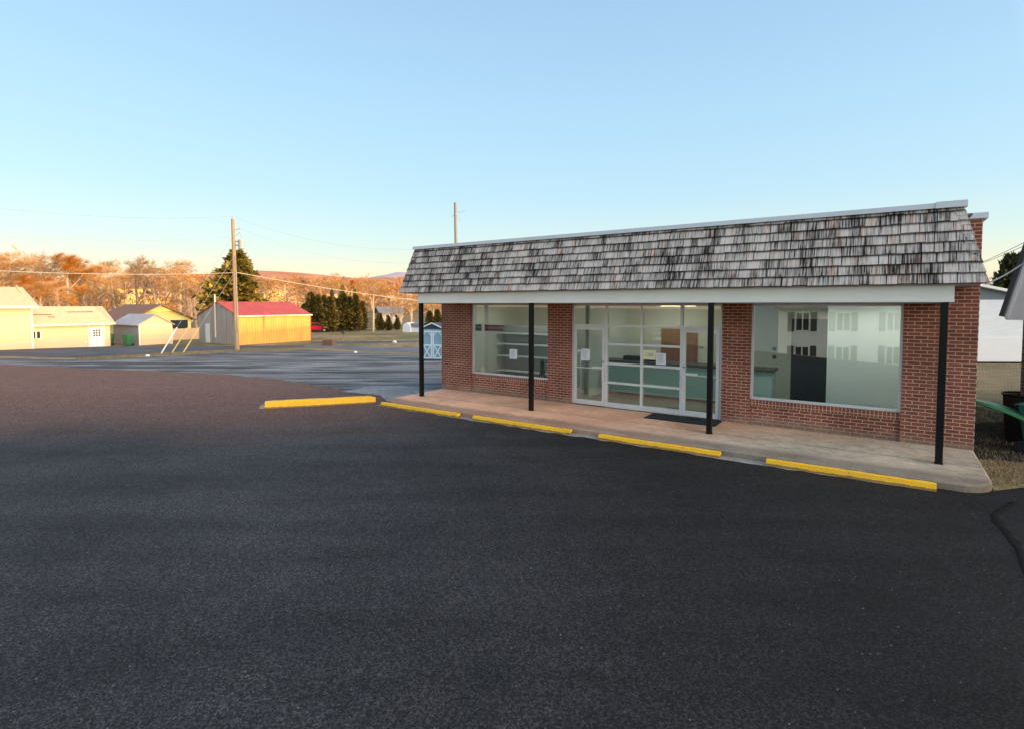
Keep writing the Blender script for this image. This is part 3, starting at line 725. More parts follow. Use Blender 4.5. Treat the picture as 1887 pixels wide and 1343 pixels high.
def notice(px0, py0, px1, py1, t, label):
    r_, w_, h_ = glass_text(px0, py0, px1, py1, t, None, 'paper', None, 'paper_notice', label, 'notice', .1, 'white paper notices on the glass')
    l = MB(); rr2 = random.Random(int(px0)); z = h_ * .78
    while z > -h_ * .8:
        l.box(-w_ * .72, w_ * rr2.uniform(.35, .72), -.0025, -.0005, z - .004, z + .004); z -= .022
    l.build('print_lines', 'ink_soft', r_)
notice(939, 643.5, 952.5, 661, .10, 'white paper notice taped low in the left shop window')
notice(1071, 643, 1086.5, 663.5, .10, 'white paper notice on the glass of the left shop door')
notice(1209, 650.5, 1227, 671.5, .135, 'white paper notice beside the yellow number card')
glass_text(1184.5, 645, 1208, 662, .135, '1208', 'paper_yellow', 'ink_soft', 'number_card', 'pale yellow card reading 1208 on the shopfront glass', 'card', .11)
r_, w_, h_ = glass_text(1200, 612, 1218, 628, .135, None, None, None, 'window_decal', 'white vinyl letters over the number 1208 on the pane above the yellow card', 'decal', .1)
text_mesh('lettering', 'SCV', .10, 'vinyl_white', r_, (0, 0, .05), spacing=1.25); text_mesh('lettering', '1208', .10, 'vinyl_white', r_, (.02, 0, -.055), spacing=1.1)
glass_text(1283, 637, 1297, 644, .085, '1208', None, 'ink', 'door_number', 'small dark number 1208 on the right shop door', 'number', .075)
# door mat
a = B2W(7.0, -.75, .131)
mt = MB(); mt.add([(x * 1.6, y * .62, .012 + .004 * math.sin(x * 9) * math.sin(y * 7)) for y in [i / 8 for i in range(9)] for x in [i / 16 for i in range(17)]],
       [(j * 17 + i, j * 17 + i + 1, (j + 1) * 17 + i + 1, (j + 1) * 17 + i) for j in range(8) for i in range(16)])
mt.box(0, 1.6, 0, .62, .0, .007)
mt.tube((.85, .45, .02), (1.15, .52, .02), .035, .02, 8)
mt = mt.build('doormat', 'rubber'); mt.location = B2W(6.75, -.68, .131); mt.rotation_euler = (0, 0, ANG)
tag(mt, 'rumpled black rubber mat in front of the right shop door', 'doormat')

# wheel stops
def stop(a, b, t, h, name, label, group, tint=True, w_=.13):
    L = b - a; m = MB(); n = 14; rr3 = random.Random(int(a * 100)); vs = []; prof = [(-w_ / 2 - .01, 0), (-w_ / 2 + .02, h * .93), (-w_ / 2 + .035, h), (w_ / 2 - .02, h), (w_ / 2, h * .9), (w_ / 2, 0)]
    for i in range(n + 1):
        x = L * i / n
        for (y, z) in prof: vs.append((x, y + rr3.uniform(-.004, .004), z + (rr3.uniform(-.004, .004) if z else 0)))
    k = len(prof); fs = [(i * k + j, i * k + (j + 1) % k, (i + 1) * k + (j + 1) % k, (i + 1) * k + j) for i in range(n) for j in range(k)]
    fs += [tuple(range(k)), tuple(range(n * k, n * k + k))]
    m.add(vs, fs); o = m.build(name, 'yellow'); o.location = B2W(a, t, .014); o.rotation_euler = (0, 0, ANG)
    return tag(o, label, 'wheel stop', group)
gs = 'yellow wheel stops along the walkway edge'
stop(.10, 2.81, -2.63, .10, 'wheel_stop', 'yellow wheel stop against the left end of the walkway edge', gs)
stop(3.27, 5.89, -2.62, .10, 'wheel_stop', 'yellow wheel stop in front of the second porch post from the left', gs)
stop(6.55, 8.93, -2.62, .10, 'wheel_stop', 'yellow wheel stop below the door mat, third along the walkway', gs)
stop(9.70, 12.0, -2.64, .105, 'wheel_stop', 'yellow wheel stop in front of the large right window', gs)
p0 = G(489, 752); p1 = G(692, 741)
dv = p1 - p0; m = MB(); rr3 = random.Random(4); n = 16; vs = []; L = dv.length; w_ = .24; h = .18
prof = [(-w_ / 2 - .02, 0), (-w_ / 2 + .02, h * .9), (-w_ / 2 + .05, h), (w_ / 2 - .05, h), (w_ / 2 - .02, h * .9), (w_ / 2 + .02, 0)]
for i in range(n + 1):
    x = L * i / n; wob = .012 * math.sin(x * 4) + rr3.uniform(-.006, .006); sc = .75 if i == n else 1
    for (y, z) in prof: vs.append((x, y * sc + wob, z * (sc if i == n else 1) + (rr3.uniform(-.006, .006) if z else 0)))
k = len(prof); fs = [(i * k + j, i * k + (j + 1) % k, (i + 1) * k + (j + 1) % k, (i + 1) * k + j) for i in range(n) for j in range(k)] + [tuple(range(k)), tuple(range(n * k, n * k + k))]
lo = m.add(vs, fs).build('wheel_stop', 'yellow'); lo.location = (p0.x, p0.y, .013); lo.rotation_euler = (0, 0, math.atan2(dv.y, dv.x))
tag(lo, 'thick yellow wheel stop lying apart left of the walkway, its left end bare', 'wheel stop')
e = MB(); e.prism([(-.07, 0), (-.03, .12), (0, .135), (.06, .14), (.06, 0)], -.085, .085, 'y'); 
e = MB(); e.add([(-.16, -.05, 0), (-.16, .05, 0), (.0, .095, 0), (.0, -.095, 0), (-.12, -.03, .07), (-.12, .03, .07), (0, .06, .135), (0, -.06, .135)], [(0, 1, 5, 4), (1, 2, 6, 5), (2, 3, 7, 6), (3, 0, 4, 7), (4, 5, 6, 7), (3, 2, 1, 0)])
e.build('broken_end', 'concrete', lo)

# ------------------------------------------------------------------ left background buildings
D1 = Vector((.55, .835)); D2 = Vector((-.835, .55)); A1 = math.atan2(D1.y, D1.x)
ZG = -1.3
# local frames: x along D1 (lit long face, y=0), y along D2
def frame(name, X, Y, label, cat, group=None, z=ZG): return empty(name, (X, Y, z), A1, label, cat, group)
RS = frame('metal_barn', -27.2, 54.0, 'tan ribbed metal barn with a red metal roof behind the utility pole', 'barn')
Lr, Wr, He, Hr = 8.3, 7.7, 2.95, 4.3
MB().box(0, Lr, 0, .06, -.3, He).box(0.0, Lr, Wr - .06, Wr, -.3, He).build('long_wall', 'rib_tan', RS)
g = MB(); g.prism([(.061, -.3), (Wr - .061, -.3), (Wr - .061, He), (Wr / 2, Hr - .02), (.061, He)], 0.0, .06, 'x'); g.build('gable_wall', 'rib_grey', RS)
g = MB(); g.prism([(.061, -.3), (Wr - .061, -.3), (Wr - .061, He), (Wr / 2, Hr - .02), (.061, He)], Lr - .06, Lr, 'x'); g.build('gable_wall', 'rib_grey', RS)
g = MB(); th = .07
for sgn in (0, 1):
    ya, yb = (-.18, Wr / 2) if sgn == 0 else (Wr + .18, Wr / 2)
    g.add([(-.15, ya, He - .04), (Lr + .15, ya, He - .04), (Lr + .15, yb, Hr + .03), (-.15, yb, Hr + .03), (-.15, ya, He - .11), (Lr + .15, ya, He - .11), (Lr + .15, yb, Hr - .04), (-.15, yb, Hr - .04)],
          [(0, 1, 2, 3), (7, 6, 5, 4), (0, 4, 5, 1), (1, 5, 6, 2), (3, 2, 6, 7), (0, 3, 7, 4)])
g.build('roof', 'rib_red', RS)
boxo('eave_trim', 'trim_warm', RS, -.15, Lr + .15, -.20, -.18, He - .15, He - .03)
boxo('corner_trim', 'sign_red', RS, Lr, Lr + .06, -.03, .06, -.2, He - .12)
boxo('door', 'white', RS, -.05, -.001, 5.5, 6.3, -.2, 2.0)
MB().tube((-.12, Wr / 2 + .3, .6), (-.12, Wr / 2 + .3, Hr + .75), .07, .07, 8).build('service_mast', 'trim_warm', RS)
for yy in (1.0, 2.2, 3.1, 4.9, 6.7): boxo('batten', 'wood_grey', RS, -.03, -.002, yy, yy + .10, -.2, He - .05 + min(yy, Wr - yy) * .33)
# grey garage
GA = frame('garage', -36.7, 53.3, 'small garage with a pale metal roof, its tan roll door in sunlight', 'garage')
w2, d2, he, hr = 3.05, 5.8, 2.12, 3.0
g = MB(); g.prism([(0, -.3), (w2, -.3), (w2, he), (w2 / 2, hr), (0, he)], 0, .05, 'y'); g.build('front_wall', 'siding', GA)
MB().box(0, .05, .05, d2, -.3, he).box(w2 - .05, w2, .05, d2, -.3, he).box(.05, w2 - .05, d2 - .05, d2, -.3, he).build('side_wall', 'grey_lap', GA)
g = MB()
for sg in (-1, 1):
    xe = -.2 if sg < 0 else w2 + .2; ze = he - .12
    g.add([(xe, -.2, ze), (w2 / 2, -.2, hr + .05), (w2 / 2, d2 + .15, hr + .05), (xe, d2 + .15, ze), (xe, -.2, ze - .07), (w2 / 2, -.2, hr - .02), (w2 / 2, d2 + .15, hr - .02), (xe, d2 + .15, ze - .07)],
          [(0, 1, 2, 3), (7, 6, 5, 4), (0, 4, 5, 1), (3, 2, 6, 7), (0, 3, 7, 4)])
g.build('roof', 'rib_pale', GA)
dd = MB()
for i in range(4): dd.box(.22, w2 - .2, -.03 - .004 * (i % 2), -.002, .02 + i * .47, .47 + i * .47)
dd.build('roll_door', 'siding', GA)
boxo('door_header', 'trim_warm', GA, .02, w2 - .02, -.045, -.003, 1.92, 2.05); boxo('corner_trim', 'trim_warm', GA, -.02, .1, -.045, -.001, -.1, 1.92); boxo('corner_trim', 'trim_warm', GA, w2 - .1, w2 + .02, -.045, -.001, -.1, 1.92)
# wheeled bins
def bin_(name, X, Y, z, rz, body, label, sc=1.0, tilt=0, group=None):
    r = empty(name, (X, Y, z), rz, label, 'bin', group); r.scale = (sc, sc, sc); r.rotation_euler = (tilt, 0, rz)
    m = MB(); vs = []; fs = []
    for (hw, hd, zz) in ((.20, .24, .06), (.29, .33, .88), (.30, .34, .90)): vs += [(-hw, -hd, zz), (hw, -hd, zz), (hw, hd, zz), (-hw, hd, zz)]
    for j in range(2): fs += [(4 * j + i, 4 * j + (i + 1) % 4, 4 * j + 4 + (i + 1) % 4, 4 * j + 4 + i) for i in range(4)]
    fs += [(3, 2, 1, 0), (8, 9, 10, 11)]
    m.add(vs, fs).build('body', body, r, bevel=.02)
    l = MB(); l.add([(-.32, -.37, .91), (.32, -.37, .91), (.32, .36, .93), (-.32, .36, .93), (-.27, -.30, .99), (.27, -.30, .99), (.27, .30, 1.02), (-.27, .30, 1.02)], [(3, 2, 1, 0), (4, 5, 6, 7), (0, 1, 5, 4), (1, 2, 6, 5), (2, 3, 7, 6), (3, 0, 4, 7)]); l.build('lid', body, r, bevel=.015)
    for sx in (-1, 1): MB().tube((sx * .21, .27, .11), (sx * .27, .27, .11), .11, .11, 14).build('wheel', 'rubber', r)
    MB().tube((-.26, .38, .88), (.26, .38, .88), .015, .015, 8).build('handle', body, r)
    return r
p = G(236, 638); bin_('wheeled_bin', p.x, p.y, p.z, A1 - 1.2, 'bin_green', 'green wheeled bin standing against the grey side wall of the garage', 1.12)
p = G(201, 637.5); bin_('wheeled_bin', p.x, p.y, p.z, A1 - .6, 'bin_green', 'dark green wheeled bin leaning in the gap between house door and garage', 1.15, -.22)
# house on the left: two-storey block + wing
HW = frame('house', -43.4, 45.6, 'cream sided house with a long low wing and a white back door', 'house')
def gable_roof(par, name, mat, x0, x1, y0, y1, ze, zr, ridge='x', th=.12, ov=.35):
    g = MB()
    if ridge == 'x':
        ym = (y0 + y1) / 2
        for ya in (y0 - ov, y1 + ov):
            k = (zr - ze) / (ym - y0) * ov; z_ = ze - k
            g.add([(x0 - ov, ya, z_), (x1 + ov, ya, z_), (x1 + ov, ym, zr), (x0 - ov, ym, zr), (x0 - ov, ya, z_ - th), (x1 + ov, ya, z_ - th), (x1 + ov, ym, zr - th), (x0 - ov, ym, zr - th)],
                  [(0, 1, 2, 3), (7, 6, 5, 4), (0, 4, 5, 1), (1, 5, 6, 2), (0, 3, 7, 4)])
    else:
        xm = (x0 + x1) / 2
        for xa in (x0 - ov, x1 + ov):
            k = (zr - ze) / (xm - x0) * ov; z_ = ze - k
            g.add([(xa, y0 - ov, z_), (xm, y0 - ov, zr), (xm, y1 + ov, zr), (xa, y1 + ov, z_), (xa, y0 - ov, z_ - th), (xm, y0 - ov, zr - th), (xm, y1 + ov, zr - th), (xa, y1 + ov, z_ - th)],
                  [(0, 1, 2, 3), (7, 6, 5, 4), (0, 4, 5, 1), (1, 2, 6, 5), (3, 7, 6, 2), (0, 3, 7, 4)])
    return g.build(name, mat, par)
def house_box(par, x0, x1, y0, y1, z0, ze, zr, mat, ridge='x', name='wall'):
    m = MB(); m.box(x0, x1, y0, y1, z0, ze)
    if ridge == 'x':
        for a, b in ((x0, x0 + .1), (x1 - .1, x1)): m.prism([(y0, ze), (y1, ze), ((y0 + y1) / 2, zr - .15)], a, b, 'x')
    else:
        for a, b in ((y0, y0 + .1), (y1 - .1, y1)): m.prism([(x0, ze), (x1, ze), ((x0 + x1) / 2, zr - .15)], a, b, 'y')
    return m.build(name, mat, par)
def win(par, x0, x1, z0, z1, y=0.0, mat='trim_warm', bars=1):
    f = MB(); f.box(x0, x1, y - .05, y - .002, z0, z0 + .1).box(x0, x1, y - .05, y - .002, z1 - .1, z1).box(x0, x0 + .1, y - .05, y - .002, z0 + .1, z1 - .1).box(x1 - .1, x1, y - .05, y - .002, z0 + .1, z1 - .1)
    for i in range(bars): xm = x0 + (x1 - x0) * (i + 1) / (bars + 1); f.box(xm - .05, xm + .05, y - .048, y - .003, z0 + .1, z1 - .1)
    o = f.build('window', mat, par); MB().box(x0 + .1, x1 - .1, y - .02, y - .003, z0 + .1, z1 - .1).build('pane', 'glass_dark', o); return o
# wing along local x from px 54 to px 200
def xl(px, X0, Y0):
    a = (px - CX) / F; return (a * Y0 - X0) / (D1.x - a * D1.y)
HX, HY = -43.4, 45.6
xa, xb = xl(54, HX, HY), xl(202, HX, HY)
wl = MB().box(xa, xb, 0, 6, -.5, 2.35); wl.build('wing_wall', 'siding', HW)
gable_roof(HW, 'wing_roof', 'shingle_tan', xa + .35, xb, 0, 5.2, 2.45, 3.85, 'x', ov=.35)
for (q0, q1, yy) in ((.6, 1.9, 1.15), (1.5, 2.0, .75), (3.2, 5.2, 1.55)):
    zz_ = 2.45 + (3.85 - 2.45) / 2.6 * yy + .012; boxo('roof_patch', 'shed_roof', HW, xa + q0, xa + q1, yy, yy + .14, zz_ - .02, zz_ + .06)
boxo('eave_trim', 'trim_warm', HW, xa, xb + .35, -.40, -.355, 2.10, 2.27)
win(HW, xl(53.5, HX, HY) + .05, xl(75, HX, HY), .95, 1.75)
xd = xl(164, HX, HY); xe = xl(189, HX, HY)
do = boxo('door', 'white', HW, xd, xe, -.06, -.002, -.12, 1.9)
pn = MB()
for i in range(3):
    for j in range(3): pn.box(xd + (xe - xd) * (.25 + .19 * i), xd + (xe - xd) * (.38 + .19 * i), -.066, -.061, 1.0 + j * .24, 1.18 + j * .24)
pn.build('door_lights', 'glass_dark', do); MB().tube((xd + .12, -.1, .85), (xd + .12, -.06, .85), .04, .04, 8).build('handle', 'grey_metal', do)
boxo('door_frame', 'trim_warm', HW, xe + .02, xe + .14, -.05, -.003, -.12, 2.08); boxo('door_frame', 'trim_warm', HW, xd - .14, xd - .02, -.05, -.003, -.12, 2.08)
boxo('door_step', 'concrete', HW, xd - .1, xe + .1, -.5, -.001, -.5, -.14)
MB().tube((xd - .35, -.06, .5), (xd - .35, -.005, .5), .07, .07, 8).build('wall_vent', 'white', HW)
# two-storey block
xz = xa - 11
house_box(HW, xz, xa - .002, -.8, 6.5, -.5, 4.0, 5.9, 'siding', 'x')
gable_roof(HW, 'roof', 'shingle_tan', xz, xa - .05, -.8, 6.5, 4.1, 5.6, 'x', ov=.4)
boxo('eave_trim', 'trim_warm', HW, xz, xa + .35, -1.26, -1.21, 3.70, 3.93)
boxo('corner_trim', 'trim_warm', HW, xa - .15, xa + .02, -.84, -.802, -.2, 3.9)
# house behind the garage
Y2 = 66.0; Pm = W(315, 600, Y2)
HB = frame('house', Pm.x - 3.1, Y2 - 3, 'low house with brown roof and bright yellow gable behind the garage', 'house')
house_box(HB, 0, 7, 0, 9, -.5, 2.3, 4.1, 'siding_y', 'y')
gable_roof(HB, 'roof', 'shingle_brown', 0, 7, 0, 9, 2.4, 4.05, 'y', ov=.5)
boxo('door', 'glass_dark', HB, 4.6, 6.6, -.06, -.002, .9, 2.1)
win(HB, 1.2, 2.4, .8, 1.9)
p = W(316, 600, 62); FE = frame('board_fence', p.x, 60.5, 'low tan board fence between the garage and the metal barn', 'fence')
f_ = MB()
for i in range(34): f_.box(i * .14, i * .14 + .13, 0, .03, -.2, 1.25 + .02 * (i % 3))
f_.build('boards', 'siding', FE); MB().box(0, 4.7, .03, .08, .9, 1.0).build('rail', 'siding', FE)

# ------------------------------------------------------------------ utility poles and wires
PB = G(437, 645.5)
PO = empty('utility_pole', PB, 0, 'tall sunlit wooden utility pole with a transformer beside the metal barn', 'utility pole')
ht = W(435, 404, PB.y).z - PB.z
MB().tube((0, 0, -.3), (-.1, 0, ht), .19, .13, 14).build('shaft', 'wood_pole', PO, smooth=False)
MB().tube((.55, 0, ht - 2.45), (.55, 0, ht - 1.7), .24, .24, 16).build('transformer', 'grey_metal', PO, bevel=.02)
for q_ in (2.2, 1.9): MB().box(.1, .35, -.04, .04, ht - q_, ht - q_ + .1).build('bracket', 'grey_metal', PO)
MB().tube((-.1, 0, ht), (-.1, 0, ht + .25), .04, .03, 8).build('insulator', 'grey_metal', PO)
MB().tube((.1, 0, ht - .9), (.45, 0, ht - .8), .03, .03, 6).tube((.45, 0, ht - .85), (.45, 0, ht - .6), .05, .03, 8).build('insulator', 'grey_metal', PO)
MB().path([(.15, -.08, ht - 1.4), (.5, -.1, ht - 1.1), (.62, -.05, ht - 1.6)], .015).path([(.12, -.14, ht - 3), (.16, -.15, 1.5)], .025).build('cable_run', 'wire', PO)
P2 = Vector((W(842, 445, 46).x, 46, TY(46)))
PO2 = empty('utility_pole', P2, 0, 'pale grey utility pole top rising behind the shake roof', 'utility pole')
h2 = W(839, 374, 46).z - P2.z
MB().tube((.05, 0, -.3), (-.12, 0, h2), .17, .12, 12).build('shaft', 'wood_grey', PO2)
MB().path([(-.1, 0, h2 - .9), (-.35, 0, h2 - 1.15), (-.5, 0, h2 - 1.2)], .02).path([(0, 0, h2 - .75), (.35, 0, h2 - .8), (.7, 0, h2 - .65)], .02).path([(0, 0, h2 - 1.0), (.2, 0, h2 - 1.3), (.28, 0, h2 - 1.5)], .02).build('wire_bracket', 'grey_metal', PO2)
def wire(a, b, sag, r, name, label, mat='wire', group='overhead wires'):
    pts = []
    for i in range(25):
        f = i / 24; p = Vector(a).lerp(Vector(b), f); p.z -= sag * 4 * f * (1 - f); pts.append(p - Vector(a))
    o = MB().path(pts, r, 4).build(name, mat, loc=a); return tag(o, label, 'wire', group)
pt = Vector((PB.x - .1, PB.y, PB.z + ht + .2))
def farleft(px, py, Y): return W(px, py, Y)
wire(pt, farleft(-420, 322, 30), .9, .009, 'overhead_wire', 'topmost thin wire running from the pole top to the left edge')
wire(Vector((PB.x, PB.y, W(430, 437, PB.y).z)), farleft(-420, 392, 30), .8, .008, 'overhead_wire', 'second thin wire from the pole towards the left edge')
wire(Vector((PB.x, PB.y, W(435, 503, PB.y).z)), farleft(-420, 470, 30), .5, .022, 'overhead_wire', 'lowest sunlit cable crossing the bare trees to the left of the pole', 'wire_lit')
wire(Vector((PB.x, PB.y, W(435, 502, PB.y).z)), W(1100, 572, 62), .9, .035, 'overhead_wire', 'thick sunlit cable sloping down from the pole across the hillside', 'wire_lit')
wire(pt, Vector((P2.x, P2.y, P2.z + h2 - 3.6)), 1.2, .007, 'overhead_wire', 'upper thin wire from the pole down towards the shake roof')
wire(Vector((PB.x + .3, PB.y, pt.z - .9)), Vector((P2.x, P2.y, P2.z + h2 - 4.6)), 1.4, .006, 'overhead_wire', 'lower thin wire from the pole down towards the shake roof')
# guy wires
for (b0, b1, top, gm, lab) in (((297, 652), (317, 620), (433, 430), 'white', 'white guarded guy wire, leftmost of the three pole stays'), ((317, 650.5), (352, 610), (434, 470), 'cloth_y', 'yellow guarded guy wire, middle one of the pole stays'), ((338, 649.5), (368, 606), (435, 500), 'cloth_y', 'yellow guarded guy wire nearest the pole')):
    g0 = G(*b0); top_ = W(top[0], top[1], PB.y); top_.x = PB.x
    gr = empty('guy_wire', g0, 0, lab, 'guy wire', 'guy wires of the utility pole')
    d = top_ - g0; MB().tube((0, 0, 0), d, .012, .012, 5).build('wire', 'wire', gr)
    f = 2.2 / d.length; MB().tube((0, 0, 0), d * f, .045, .045, 8).build('guard', gm, gr)

# ------------------------------------------------------------------ sheds, small things on the lawn
BP = G(797, 664.5); BSh = empty('garden_shed', BP, -.12, 'small blue shed with white cross braced double doors', 'shed')
sw, sd_, shh = 1.42, 1.6, 1.85
MB().box(-sw / 2, sw / 2, 0, sd_, 0, shh).build('wall', 'blue_shed', BSh)
gable_roof(BSh, 'roof', 'shed_roof', -sw / 2, sw / 2, 0, sd_, shh + .02, shh + .36, 'y', .05, .10)
MB().prism([(-sw / 2 + .08, shh + .03), (sw / 2 - .08, shh + .03), (0, shh + .30)], -.03, -.001, 'y').build('gable_panel', 'shed_roof', BSh)
for sg in (-1, 1):
    rb = MB(); M = Matrix.Translation((sg * (sw / 4 + .05), -.13, shh + .17)) @ Matrix.Rotation(sg * R(25), 4, 'Y')
    rb.box(-.45, .45, -.02, .02, -.035, .035, M); rb.build('barge_board', 'blue_trim', BSh)
for sg in (-1, 1):
    x0, x1 = (-.62, -.02) if sg < 0 else (.02, .62); dr = MB(); t = .07
    dr.box(x0, x0 + t, -.05, -.002, .12, 1.75).box(x1 - t, x1, -.05, -.002, .12, 1.75).box(x0 + t, x1 - t, -.05, -.002, 1.67, 1.75).box(x0 + t, x1 - t, -.05, -.002, .86, .94).box(x0 + t, x1 - t, -.05, -.002, .12, .19)
    for k in (1, -1):
        M = Matrix.Translation(((x0 + x1) / 2, -.035, .525)) @ Matrix.Rotation(k * R(30), 4, 'Y'); dr.box(-.03, .03, -.012, .012, -.38, .38, M)
    for k, xx in ((1, x0 + t + .08), (-1, x1 - t - .08)):
        M = Matrix.Translation((xx, -.035, 1.58)) @ Matrix.Rotation(k * R(42), 4, 'Y'); dr.box(-.025, .025, -.012, .012, -.14, .14, M)
    dr.build('door', 'blue_trim', BSh)
boxo('corner_trim', 'blue_trim', BSh, -sw / 2 - .03, -sw / 2 + .07, -.03, .05, 0, shh); boxo('corner_trim', 'blue_trim', BSh, sw / 2 - .07, sw / 2 + .03, -.03, .05, 0, shh)
boxo('base_skid', 'shed_roof', BSh, -sw / 2 - .02, sw / 2 + .02, -.04, sd_, -.05, .06)
# gambrel shed
p = G(742, 612.5)
GS = empty('barn_shed', p, -.28, 'small white barrel roofed shed with grey roof at the lawn edge', 'shed'); k = p.y / F
gw, gh = 15 * k, 17.5 * k
poly = [(0, 0), (gw, 0), (gw, gh * .62), (gw * .85, gh * .86), (gw * .5, gh), (gw * .15, gh * .86), (0, gh * .62)]
MB().prism(poly, 0, 2.6, 'y').build('wall', 'white_wall', GS)
MB().box(gw, gw + 1.6, .4, 2.6, 0, gh * .5).build('side_wall', 'white_wall', GS)
rf = MB(); rf.add([(gw * .9, .35, gh * .9), (gw + 1.7, .35, gh * .9), (gw + 1.7, .3, gh * .5), (gw * .9, .3, gh * .5), (gw * .9, 2.4, gh), (gw + 1.7, 2.4, gh)], [(0, 1, 2, 3), (0, 4, 5, 1)]); rf.build('roof', 'grey_roof', GS)
# planter
p = G(603, 638); PL = empty('timber_planter', p, -.15, 'brown timber planter box at the edge of the far pavement', 'planter'); k = p.y / F
pw = 19 * k; q = MB()
for z in (0, .19, .38): q.box(-pw / 2, pw / 2, 0, .06, z, z + .17).box(-pw / 2, pw / 2, .7, .76, z, z + .17).box(-pw / 2, -pw / 2 + .06, .06, .7, z, z + .17).box(pw / 2 - .06, pw / 2, .06, .7, z, z + .17)
q.build('boards', 'brown_box', PL); boxo('soil', 'lawn', PL, -pw / 2 + .06, pw / 2 - .06, .06, .7, .1, .5)
# mailbox
p = G(632.5, 629.5); MBX = empty('mailbox', p, .2, 'dark mailbox on a post at the lawn edge', 'mailbox')
MB().box(-.05, .05, -.05, .05, 0, .85).build('post', 'bark_dark', MBX)
m = MB(); m.prism([(-.17, 0), (.17, 0), (.17, .17), (.1, .26), (-.1, .26), (-.17, .17)], -.3, .3, 'y'); m.build('box', 'shed_roof', MBX, loc=(0, 0, .85))
boxo('flag', 'sign_red', MBX, .172, .185, -.1, .0, 1.0, 1.2)
def rock(name, p, r, mat, label, cat, sq=.7):
    bm = bmesh.new(); bmesh.ops.create_icosphere(bm, subdivisions=2, radius=r); rr4 = random.Random(int(p.x * 77))
    for v in bm.verts: v.co *= rr4.uniform(.88, 1.1); v.co.z = v.co.z * sq + r * .4
    me = bpy.data.meshes.new(name); bm.to_mesh(me); bm.free(); me.materials.append(MAT[mat]); o = bpy.data.objects.new(name, me); col.objects.link(o); o.location = p
    for q_ in me.polygons: q_.use_smooth = True
    return tag(o, label, cat)
rock('painted_boulder', G(727, 632.5), .24, 'white', 'white rounded stone on the verge beyond the weathered lot', 'stone')
rock('painted_boulder', G(655, 651), .14, 'white', 'small pale stone on the far edge of the weathered lot', 'stone')
rock('painted_boulder', G(272, 657.5), .14, 'white', 'small pale stone in the grass strip left of the guy wires', 'stone')
# red car
p = G(583, 612.5); CR = empty('parked_car', (p.x, p.y, p.z), .12, 'red car parked on the grass beside the metal barn', 'car')
body = [(-2.1, .35), (2.0, .35), (2.1, .62), (1.9, .82), (1.05, .92), (.5, 1.38), (-1.0, 1.42), (-1.75, .98), (-2.1, .9)]
MB().prism(body, -.82, .82, 'y').build('body', 'red_paint', CR, bevel=.06)
glp = [(.92, .94), (.45, 1.32), (-.95, 1.35), (-1.55, .98)]
for yy in (-.835, .823): MB().prism(glp, yy, yy + .012, 'y').build('window', 'glass_dark', CR)
for xx in (-1.35, 1.3):
    for yy in (-.86, .66):
        wh = MB().tube((xx, yy, .33), (xx, yy + .2, .33), .33, .33, 18).build('wheel', 'rubber', CR); MB().tube((xx, yy - .01, .33), (xx, yy + .0, .33), .19, .19, 12).build('rim', 'grey_metal', wh)

# ------------------------------------------------------------------ hillside houses
def hill_house(px, pyb, Y, wpx, hpx, rpx, mat, roof, label, ridge='y', rz=None, group='houses on the hillside'):
    p = W(px, pyb, Y); k = Y / F; w3 = wpx * k; h3 = hpx * k; r3 = rpx * k
    o = empty('hillside_house', (p.x, p.y, p.z - .0), A1 - .45 if rz is None else rz, label, 'house', group)
    house_box(o, -w3 / 2, w3 / 2, 0, w3 * .8, -3, h3, h3 + r3, mat, ridge)
    gable_roof(o, 'roof', roof, -w3 / 2, w3 / 2, 0, w3 * .8, h3 + .1, h3 + r3, ridge, .2, .5)
    win(o, -w3 * .3, -w3 * .1, h3 * .3, h3 * .75, bars=0); win(o, w3 * .1, w3 * .3, h3 * .3, h3 * .75, bars=0)
    return o
hill_house(255, 548, 165, 62, 17, 9, 'siding_y', 'shingle_brown', 'long yellow house half hidden by bare trees above the garage', 'x')
hill_house(300, 556, 150, 20, 12, 6, 'siding_y', 'shingle_tan', 'small yellow house between bare trunks left of the evergreen', 'x')
hill_house(505, 547, 175, 34, 7, 9, 'siding_y', 'shingle_tan', 'yellow gabled house on the hillside above the red roof', 'y')
hill_house(513, 563, 130, 24, 6, 5, 'siding', 'shingle_tan', 'pale low gable just behind the red roof', 'y')
hill_house(545, 556, 150, 26, 6, 5, 'siding', 'shingle_tan', 'pale house right of the yellow gabled one', 'y')
hill_house(526, 538, 230, 22, 5, 4, 'siding', 'shingle_tan', 'small pale roof higher up the hillside', 'x')
hill_house(612, 545, 200, 20, 6, 4, 'siding', 'shingle_brown', 'tan house above the dark hedge trees', 'x')
hill_house(664, 540, 240, 20, 6, 4, 'siding_y', 'shingle_tan', 'little yellow house high on the slope right of centre', 'y')
hill_house(725, 547, 200, 30, 7, 5, 'siding', 'shingle_brown', 'orange lit house behind the lone bare tree', 'x')
hill_house(722, 592, 100, 40, 17, 9, 'grey_lap', 'grey_roof', 'grey house in shade behind the lone bare tree', 'x')
hill_house(770, 552, 170, 40, 9, 7, 'siding', 'shingle_tan', 'tan house seen just under the shake roof corner', 'x')

